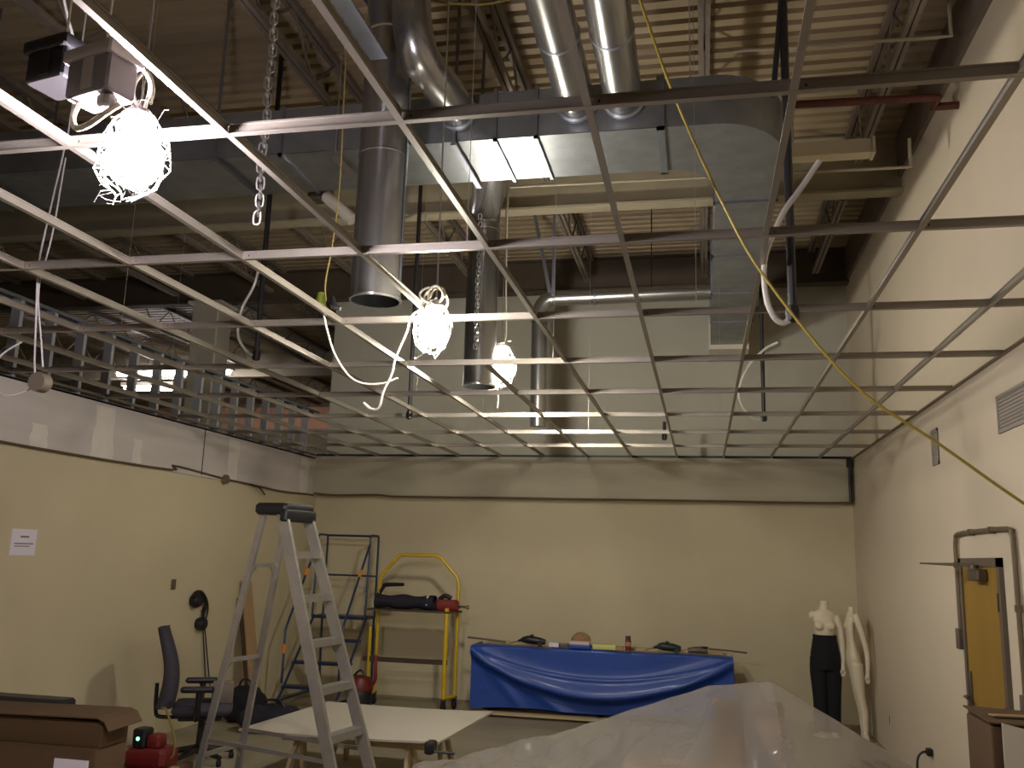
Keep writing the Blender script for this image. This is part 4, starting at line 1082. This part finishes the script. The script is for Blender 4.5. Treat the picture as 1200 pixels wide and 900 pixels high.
t = thing('knife_blade_tool', 'pale flat blade scraper beside the black drill', 'tool', (-1.83, 11.45, zt))
MB().box((-1.90, 11.42, zt), (-1.78, 11.50, zt + 0.05)).build('blade', 'paper', t, sharp=None)
MB().rbox((-1.78, 11.43, zt), (-1.66, 11.48, zt + 0.045), 0.01).build('handle', 'frame_grey', t)
t = thing('cloth_bundle', 'small tan cloth bundle at middle of the blue table', 'cloth', (-1.52, 11.55, zt))
MB().grid(lambda u, v: (-1.52 + 0.12 * math.cos(2 * PI * u) * math.cos(PI * (v - .5)) * (1 + .15 * math.sin(4 * PI * u)), 11.56 + 0.08 * math.sin(2 * PI * u) * math.cos(PI * (v - .5)), zt + 0.085 + 0.09 * math.sin(PI * (v - .5)) + 0.01 * math.sin(6 * PI * u)), 20, 10).build('bundle', 'tan', t)
MB().grid(lambda u, v: (-1.50 + 0.10 * (u - 0.5), 11.50 + 0.01 * math.sin(7 * u), zt + 0.05 + 0.05 * v), 6, 3).build('fold', 'tan', t)
t = thing('flat_box', 'pale pink flat box in front of the tan cloth bundle', 'box', (-1.50, 11.40, zt))
MB().rbox((-1.64, 11.32, zt), (-1.37, 11.46, zt + 0.05), 0.006).build('tray', 'tarp', t)
MB().rbox((-1.63, 11.325, zt + 0.045), (-1.38, 11.455, zt + 0.085), 0.006).build('lid', 'pink_pad', t)
t = thing('yellow_pad', 'pale yellow pad lying beside the pink flat box', 'pad', (-1.2, 11.42, zt))
MB().rbox((-1.35, 11.36, zt), (-1.06, 11.50, zt + 0.06), 0.01).build('pad', 'yellow_pad', t)
MB().box((-1.06, 11.38, zt), (-0.98, 11.47, zt + 0.045)).build('tab', 'cardboard_light', t, sharp=None)
t = thing('spray_can', 'small dark brown can standing upright on the blue table', 'can', (-0.92, 11.46, zt))
MB().lathe((-0.92, 11.46, zt), [(0.036, 0), (0.038, 0.005), (0.038, 0.11), (0.030, 0.125)], 16).build('body', 'red_cloth', t)
MB().lathe((-0.92, 11.46, zt), [(0.032, 0.12), (0.032, 0.165), (0.028, 0.17), (0, 0.17)], 16).build('cap', 'dark_wood', t)
MB().lathe((-0.92, 11.46, zt + 0.05), [(0.0386, 0), (0.0386, 0.05)], 16).build('band', 'cardboard_light', t)
drill((-0.42, 11.43, zt), 'green_tool', 'dark green power tool right of the brown can', 0.28)
t = thing('grey_grinder', 'small grey grinder lying at the right on the blue table', 'tool', (-0.1, 11.45, zt))
MB().tube([(-0.20, 11.45, zt + 0.035), (-0.08, 11.45, zt + 0.045), (0.04, 11.45, zt + 0.04)], [0.03, 0.042, 0.036], 12, smooth=3).build('body', 'frame_grey', t)
MB().lathe((0.0, 11.45, zt + 0.075), [(0.045, 0), (0.045, 0.012), (0, 0.013)], 14).build('disc_guard', 'black_plastic', t)
tag(MB().tube([(0.05, 11.50, zt + 0.06), (0.30, 11.50, zt + 0.05), (0.50, 11.50, zt + 0.035)], [0.012, 0.010, 0.012], 8).build('long_rod', 'frame_grey'), 'thin dark rod sticking out past right end of table', 'rod')
tag(MB().tube([(-3.0, 11.62, zt + 0.05), (-2.72, 11.62, zt + 0.03), (-2.5, 11.62, zt + 0.014)], 0.013, 8).build('long_rod', 'frame_grey'), 'thin dark rod sticking out past left end of table', 'rod')
t = thing('paper_offcut', 'narrow pale strip of board on top of blue table', 'board', (-1.2, 11.75, 0.838))
MB().box((-2.55, 11.68, 0.836), (0.22, 11.78, 0.865)).build('strip', 'plywood', t, sharp=None)

# ================================================================ MANNEQUINS
mx, my = 1.385, 11.42
mn = thing('mannequin', 'headless white mannequin wearing black trousers in the right corner', 'mannequin', (mx, my, 0))
def ring_loft(mb, rings, n=20):
    # rings: (cx, cy, z, rx, ry); closed at both ends
    o = len(mb.v)
    for (cx, cy, z, rx, ry) in rings:
        for k in range(n):
            a = 2 * PI * k / n
            mb.v.append((cx + rx * math.cos(a), cy + ry * math.sin(a), z))
    for i in range(len(rings) - 1):
        for k in range(n):
            a0 = o + i * n + k; a1 = o + i * n + (k + 1) % n
            mb.f.append((a0, a1, a1 + n, a0 + n))
    mb.f.append(tuple(o + k for k in range(n))[::-1])
    e = o + (len(rings) - 1) * n
    mb.f.append(tuple(e + k for k in range(n)))
def ball(mb, c, rx, ry, rz):
    ring_loft(mb, [(c[0], c[1], c[2] + rz * math.sin(b), max(0.002, rx * math.cos(b)), max(0.002, ry * math.cos(b))) for b in [(-0.5 + k / 8) * PI for k in range(9)]], 12)
def one_surface(mb, name, m, parent, voxel=0.009):
    o = mb.build(name, m, parent, sharp=None)
    r = o.modifiers.new('fuse', 'REMESH'); r.mode = 'VOXEL'; r.voxel_size = voxel; r.use_smooth_shade = True
    sm_ = o.modifiers.new('smooth', 'SMOOTH'); sm_.factor = 0.5; sm_.iterations = 8
    return o
def figure(cx, cy, rings, busts, arm, shoulder, legs):
    b = MB()
    ring_loft(b, [(cx + dx, cy + dy, z, rx, ry) for (dx, dy, z, rx, ry) in rings])
    for p in busts: ball(b, (cx + p[0], cy + p[1], p[2]), p[3], p[3], p[3])
    ball(b, (cx + shoulder[0], cy + shoulder[1], shoulder[2]), 0.05, 0.05, 0.055)
    b.tube([(cx + p[0], cy + p[1], p[2]) for p in arm[0]], arm[1], 12, smooth=4)
    for f in range(4):                                   # fingers of the hanging hand
        e = arm[0][-1]
        b.tube([(cx + e[0] - 0.018 + f * 0.012, cy + e[1] + 0.004 * f, e[2] + 0.01), (cx + e[0] - 0.020 + f * 0.013, cy + e[1] - 0.012 + 0.004 * f, e[2] - 0.055 - 0.008 * (f in (1, 2)))], 0.0095, 8)
    e = arm[0][-1]
    b.tube([(cx + e[0] - 0.015, cy + e[1] - 0.01, e[2] + 0.03), (cx + e[0] - 0.035, cy + e[1] - 0.03, e[2] - 0.02)], 0.0105, 8)
    for L in legs:
        b.tube([(cx + p[0], cy + p[1], p[2]) for p in L[0]], L[1], 14, smooth=4)
        f = L[0][-1]
        b.tube([(cx + f[0], cy + f[1] + 0.03, 0.05), (cx + f[0], cy + f[1] - 0.05, 0.045), (cx + f[0], cy + f[1] - 0.15, 0.03)], [0.035, 0.036, 0.022], 10)
    return b
b = figure(mx, my, [(0, 0, 0.85, 0.12, 0.085), (0, 0, 0.92, 0.14, 0.10), (0, 0, 1.02, 0.125, 0.095), (0, 0, 1.11, 0.105, 0.082), (0, 0, 1.20, 0.115, 0.09), (0, 0, 1.29, 0.130, 0.095), (0, 0, 1.36, 0.135, 0.085), (0, 0.005, 1.405, 0.115, 0.07), (0.003, 0.01, 1.435, 0.06, 0.052), (0.006, 0.01, 1.48, 0.046, 0.046), (0.01, 0.01, 1.535, 0.046, 0.046)],
           [(-0.062, -0.075, 1.25, 0.055), (0.062, -0.075, 1.25, 0.055)],
           ([(0.13, 0, 1.365), (0.165, -0.005, 1.24), (0.185, -0.015, 1.08), (0.19, -0.03, 0.92), (0.188, -0.04, 0.80), (0.186, -0.045, 0.745)], [0.048, 0.042, 0.036, 0.03, 0.024, 0.028]), (-0.125, 0, 1.36),
           [([(s_ * 0.075, 0, 0.85), (s_ * 0.078, -0.005, 0.66), (s_ * 0.072, -0.015, 0.47), (s_ * 0.07, 0.01, 0.30), (s_ * 0.07, 0, 0.08)], [0.085, 0.075, 0.052, 0.05, 0.034]) for s_ in (-1, 1)])
one_surface(b, 'body', 'mann_white', mn)
m = MB()
for s in (-1, 1):
    m.tube([(mx + s * 0.06, my, 0.88), (mx + s * 0.075, my, 0.72), (mx + s * 0.072, my - 0.01, 0.45), (mx + s * 0.068, my, 0.07)], [0.115, 0.105, 0.085, 0.075], 16, smooth=4)
m.lathe((mx, my, 0), [(0.150, 0.76), (0.165, 0.84), (0.168, 0.92), (0.145, 1.05), (0.130, 1.135)], 24)
m.build('trousers', 'black_cloth', mn, sharp=60)
MB().lathe((mx, my, 1.11), [(0.131, 0), (0.137, 0.004), (0.135, 0.03), (0.130, 0.034)], 24).build('waistband', 'black_cloth', mn)
MB().lathe((mx, my + 0.02, 0), [(0.17, 0.0), (0.17, 0.012), (0.0, 0.014)], 24).build('stand_base', 'chrome', mn)

nx, ny = 1.69, 11.38
mn2 = thing('mannequin', 'bare headless white mannequin turned sideways against right wall', 'mannequin', (nx, ny, 0))
b = figure(nx, ny, [(0.02, 0, 0.78, 0.085, 0.11), (0.0, 0, 0.90, 0.085, 0.13), (-0.01, 0, 1.02, 0.06, 0.11), (-0.02, 0, 1.11, 0.045, 0.09), (-0.025, 0, 1.22, 0.05, 0.10), (-0.02, 0.01, 1.33, 0.052, 0.11), (-0.005, 0.01, 1.39, 0.045, 0.10), (0.0, 0.015, 1.43, 0.036, 0.05), (0.0, 0.015, 1.48, 0.036, 0.036)],
           [(-0.05, -0.04, 1.26, 0.04), (-0.05, 0.05, 1.26, 0.04)],
           ([(0.02, -0.10, 1.40), (0.06, -0.125, 1.27), (0.115, -0.14, 1.05), (0.13, -0.15, 0.88), (0.125, -0.155, 0.76), (0.122, -0.16, 0.70)], [0.045, 0.038, 0.033, 0.028, 0.022, 0.026]), (0.0, 0.10, 1.38),
           [([(0.02, -0.06, 0.84), (0.035, -0.06, 0.65), (0.055, -0.06, 0.47), (0.085, -0.05, 0.30), (0.09, -0.05, 0.08)], [0.078, 0.068, 0.05, 0.048, 0.032]), ([(0.02, 0.06, 0.84), (0.035, 0.06, 0.65), (0.05, 0.06, 0.47), (0.085, 0.07, 0.30), (0.09, 0.07, 0.08)], [0.078, 0.068, 0.05, 0.048, 0.032])])
one_surface(b, 'body', 'mann_white', mn2)
MB().lathe((nx + 0.06, ny, 0), [(0.16, 0.0), (0.16, 0.012), (0.0, 0.014)], 24).build('stand_base', 'chrome', mn2)

# ================================================================ PLASTIC SHEETING AND WHAT IT COVERS
RID = [(-2.1, 0.44), (-1.98, 0.468), (-1.10, 0.712), (0.02, 1.115), (0.44, 1.175), (1.295, 0.693), (1.70, 0.44)]
DROP = [(-2.1, 0.16), (-1.1, 0.22), (0.02, 0.27), (0.24, 0.40), (0.44, 0.27), (0.85, 0.33), (1.7, 0.18)]
def piece(T, x):
    if x <= T[0][0]: return T[0][1]
    for (a, za), (b, zb) in zip(T, T[1:]):
        if x <= b: return za + (zb - za) * (x - a) / (b - a)
    return T[-1][1]
def sheet(u, v):
    y = 4.3 + 2.95 * v
    k = min(1, max(0, (y - 5.62) / 0.25))
    x = -2.05 + (1.22 + 0.46 * k + 2.05) * u
    y0 = 6.6
    zr = piece(RID, x)
    if y > y0:
        z = zr * (1 - min(1, (y - y0) / 0.5)) ** 0.9
    else:
        dy = y0 - y
        # fan the front creases outward as they run down
        xs_ = 0.23 + (x - 0.23) / (1 + 0.35 * dy)
        z = zr - piece(DROP, xs_) * dy - 0.03 * dy * dy
        # draped over the front edge and corners of the wide carton
        bx = max(abs(x + 0.115) - 0.43, 0); by = max(abs(y - 6.16) - 0.23, 0)
        z = max(z, 0.68 - 0.9 * max(bx, by) - 0.25 * (bx + by))
        z += 0.010 * math.sin(16 * xs_ + 1.5 * dy) * min(1, dy * 1.6)
    if x < -0.45:
        q = min(1, (-0.45 - x) * 1.4) * (1 if y < y0 - 0.05 else 0.5)
        z += q * (0.020 * math.sin(7 * x + 13 * y) + 0.013 * math.sin(17 * x - 9 * y) + 0.006 * math.sin(37 * x + 21 * y))
    z += 0.002 * math.sin(23 * x + 3 * y)
    return (x, y, max(0.012, z))
t = thing('plastic_sheet', 'translucent plastic dust sheet draped over boxes in the foreground', 'dust sheet', (-0.4, 5.6, 0))
MB().grid(sheet, 160, 110).build('sheet', 'poly', t, sharp=20)
t = thing('moving_box', 'light cardboard box showing through the plastic sheet, widest one', 'box', (-0.12, 6.1, 0), group='boxes under plastic')
MB().rbox((-0.53, 5.95, 0.0), (0.30, 6.37, 0.66), 0.008).build('carton', 'cardboard_light', t)
MB().box((-0.53, 6.13, 0.658), (0.30, 6.18, 0.663)).build('tape', 'tan', t, sharp=None)
for (a, b, z0, z1) in ((-0.05, 0.05, 0.61, 0.625), (-0.03, 0.03, 0.53, 0.585), (0.10, 0.22, 0.61, 0.62)):
    MB().box((a, 5.946, z0), (b, 5.951, z1)).build('printed_mark', 'print_dark', t, sharp=None)
t = thing('tall_moving_box', 'tall narrow cardboard box under the peak of the plastic sheet', 'box', (0.28, 6.5, 0))
MB().rbox((0.06, 6.40, 0.0), (0.50, 6.58, 1.00), 0.01).build('body', 'cardboard_light', t)
MB().rbox((0.05, 6.39, 0.97), (0.51, 6.59, 1.03), 0.008).build('lid', 'cardboard_light', t)
t = thing('moving_box', 'low cardboard box under the left part of the plastic sheet', 'box', (-1.5, 6.1, 0), group='boxes under plastic')
MB().rbox((-1.85, 5.9, 0.0), (-1.15, 6.40, 0.26), 0.008).build('carton', 'cardboard_light', t)
MB().box((-1.85, 6.12, 0.258), (-1.15, 6.17, 0.263)).build('tape', 'tan', t, sharp=None)
t = thing('moving_box', 'cardboard box under the right slope of the plastic sheet', 'box', (0.9, 6.1, 0), group='boxes under plastic')
MB().rbox((0.62, 5.9, 0.0), (1.12, 6.35, 0.46), 0.008).build('carton', 'cardboard_light', t)
MB().box((0.62, 6.10, 0.458), (1.12, 6.15, 0.463)).build('tape', 'tan', t, sharp=None)

# ================================================================ OFFICE CHAIR
oc = thing('office_chair', 'dark office chair seen from the side by the left wall', 'chair', (-4.60, 8.0, 0), 0.48)
def back_fn(u, v):
    # u around section, v up
    a = 2 * PI * u
    z = 0.50 + 0.70 * v
    cx = -0.31 - 0.05 * v + 0.05 * math.sin(PI * v * 1.2) - 0.02
    th = 0.078 * (1 - 0.4 * v)
    hw_ = 0.23 - 0.05 * v ** 3
    ex = math.copysign(abs(math.cos(a)) ** 0.7, math.cos(a)); ey = math.copysign(abs(math.sin(a)) ** 0.6, math.sin(a))
    return (cx + th * ex, hw_ * ey, z + 0.02 * math.sin(a) * 0)
m = MB().grid(back_fn, 24, 18)
m.grid(lambda u, v: tuple(Vector(back_fn(u, 1.0)).lerp(Vector((-0.3525, 0, 1.222)), v)), 24, 3)
m.build('backrest', 'chair_fabric', oc, world=False, sharp=60)
MB().rbox((-0.26, -0.25, 0.43), (0.27, 0.25, 0.53), 0.04).build('seat', 'chair_fabric', oc, world=False, sharp=60)
MB().rbox((-0.20, -0.18, 0.385), (0.18, 0.18, 0.43), 0.01).build('seat_pan', 'black_plastic', oc, world=False)
MB().tube([(-0.12, 0, 0.40), (-0.36, 0, 0.40), (-0.41, 0, 0.46), (-0.42, 0, 0.70)], 0.018, 8, smooth=3).build('back_bracket', 'black_plastic', oc, world=False)
for s in (-1, 1):
    MB().tube([(-0.04, s * 0.24, 0.41), (-0.03, s * 0.30, 0.45), (-0.03, s * 0.31, 0.66)], 0.026, 8).build('arm_post', 'black_plastic', oc, world=False)
    MB().rbox((-0.19, s * 0.31 - 0.045, 0.655), (0.11, s * 0.31 + 0.045, 0.705), 0.018).build('armrest', 'black_plastic', oc, world=False)
MB().tube([(0, 0, 0.09), (0, 0, 0.40)], [0.035, 0.025], 12).build('gas_lift', 'black_plastic', oc, world=False)
MB().tube([(0.02, -0.15, 0.39), (0.05, -0.26, 0.36), (0.05, -0.29, 0.30)], [0.01, 0.012, 0.025], 8, smooth=3).build('lever', 'black_plastic', oc, world=False)
for k in range(5):
    a = 2 * PI * k / 5 + 0.35
    c_, s_ = math.cos(a), math.sin(a)
    MB().tube([(0.02 * c_, 0.02 * s_, 0.12), (0.32 * c_, 0.32 * s_, 0.075)], [0.035, 0.022], 8).build('base_arm', 'black_plastic', oc, world=False)
    MB().lathe((0.31 * c_, 0.31 * s_, 0.03), [(0, -0.025), (0.026, -0.022), (0.03, 0), (0.026, 0.022), (0, 0.025)], 12, 'x').build('caster', 'black_rubber', oc, world=False)
t = thing('small_carton', 'small grey carton resting on the office chair seat', 'box', (-4.45, 8.07, 0.531), 0.48)
MB().rbox((-0.09, -0.13, 0.0), (0.10, 0.13, 0.17), 0.006).build('carton', 'box_lilac', t, world=False)
MB().box((-0.09, -0.02, 0.168), (0.10, 0.02, 0.173)).build('tape', 'tan', t, world=False, sharp=None)

# ================================================================ LEFT FOREGROUND BOXES
t = thing('cardboard_box', 'wide brown cardboard box with bent lid flap at lower left', 'box', (-3.9, 4.9, 0.0))
MB().rbox((-4.95, 4.80, 0.0), (-3.40, 5.08, 0.80), 0.006).build('lower_carton', 'cardboard', t)
MB().rbox((-4.92, 4.815, 0.80), (-3.39, 5.07, 0.945), 0.006).build('upper_carton', 'cardboard', t)
fl = MB()
prof2 = [(-4.96, 0.952), (-4.2, 0.958), (-3.6, 0.968), (-3.41, 0.972), (-3.36, 0.955), (-3.325, 0.905)]
n = len(prof2)
fl.v = [(x, 4.785, z) for x, z in prof2] + [(x, 5.10, z + 0.012) for x, z in prof2] + [(x, 4.785, z - 0.007) for x, z in prof2] + [(x, 5.10, z + 0.005) for x, z in prof2]
fl.f = [(i, i + 1, n + i + 1, n + i) for i in range(n - 1)] + [(2 * n + i + 1, 2 * n + i, 3 * n + i, 3 * n + i + 1) for i in range(n - 1)] + [(i + 1, i, 2 * n + i, 2 * n + i + 1) for i in range(n - 1)] + [(n + i, n + i + 1, 3 * n + i + 1, 3 * n + i) for i in range(n - 1)] + [(n - 1, 3 * n - 1, 4 * n - 1, 2 * n - 1), (0, n, 3 * n, 2 * n)]
fl.build('lid_flap', 'cardboard', t, sharp=None)
MB().box((-3.66, 4.792, 0.45), (-3.44, 4.80, 0.735)).build('white_label', 'paper', t, sharp=None)
t = thing('black_case', 'flat black case standing behind the wide cardboard box', 'case', (-4.3, 5.27, 0))
MB().rbox((-4.95, 5.20, 0.0), (-3.96, 5.34, 0.975), 0.015).build('shell', 'black_plastic', t)
MB().box((-4.7, 5.19, 0.90), (-4.2, 5.20, 0.93)).build('trim_strip', 'black_rubber', t, sharp=None)
t = thing('support_box', 'small brown box carrying the red tool beside the chair', 'box', (-3.85, 6.1, 0))
MB().rbox((-4.12, 5.95, 0.0), (-3.68, 6.35, 0.40), 0.006).build('carton', 'cardboard', t)
MB().box((-4.12, 6.12, 0.398), (-3.68, 6.17, 0.403)).build('tape', 'tan', t, sharp=None)
t = thing('battery_charger', 'red and black charger with a glowing green light at lower left', 'charger', (-3.85, 6.1, 0.40))
MB().rbox((-4.04, 6.0, 0.403), (-3.72, 6.22, 0.54), 0.03).build('base', 'red_tool', t)
MB().rbox((-3.98, 6.0, 0.54), (-3.88, 6.12, 0.67), 0.012).build('battery', 'black_plastic', t)
MB().rbox((-3.88, 6.02, 0.54), (-3.78, 6.14, 0.63), 0.015).build('housing', 'red_tool', t)
MB().lathe((-3.93, 5.998, 0.605), [(0.0, -0.006), (0.010, -0.004), (0.013, 0.0)], 10, 'y').build('indicator', 'led', t)
MB().tube([(-3.74, 6.1, 0.46), (-3.70, 6.1, 0.50), (-3.71, 6.1, 0.62), (-3.77, 6.1, 0.75), (-3.80, 6.1, 0.80), (-3.83, 6.1, 0.80)], 0.008, 6, smooth=5).build('cord', 'cord_yellow_dark', t)

# ================================================================ RIGHT FOREGROUND BOXES
t = thing('tall_carton', 'tall dark brown carton at the lower right by the door', 'box', (1.55, 5.2, 0), 0.0)
MB().rbox((1.36, 4.97, 0.0), (1.84, 5.40, 1.20), 0.006).build('carton', 'cardboard', t)
MB().add([(1.35, 4.96, 1.225), (1.85, 4.96, 1.205), (1.85, 5.42, 1.215), (1.35, 5.42, 1.235), (1.35, 4.96, 1.218), (1.85, 4.96, 1.198), (1.85, 5.42, 1.208), (1.35, 5.42, 1.228)], [(0, 1, 2, 3), (7, 6, 5, 4), (0, 4, 5, 1), (1, 5, 6, 2), (2, 6, 7, 3), (3, 7, 4, 0)]).build('lid_flap', 'cardboard', t, sharp=None)
MB().bar((1.40, 5.1, 1.238), (1.84, 5.25, 1.222), 0.05, 0.006).build('loose_strip', 'cardboard_light', t, sharp=None)
t = thing('white_panel', 'white panel leaning on the front of the tall brown carton', 'panel', (1.42, 4.93, 0))
MB().add([(1.375, 4.86, 0.0), (1.545, 4.86, 0.0), (1.56, 4.945, 1.19), (1.40, 4.945, 1.225), (1.375, 4.845, 0.0), (1.545, 4.845, 0.0), (1.56, 4.93, 1.19), (1.40, 4.93, 1.225)], [(0, 1, 2, 3), (7, 6, 5, 4), (0, 4, 5, 1), (1, 5, 6, 2), (2, 6, 7, 3), (3, 7, 4, 0)]).build('sheet', 'board_white', t, sharp=None)
MB().box((1.56, 4.95, 0.0), (1.60, 4.962, 1.15)).build('edge_strip', 'cardboard_light', t, sharp=None)
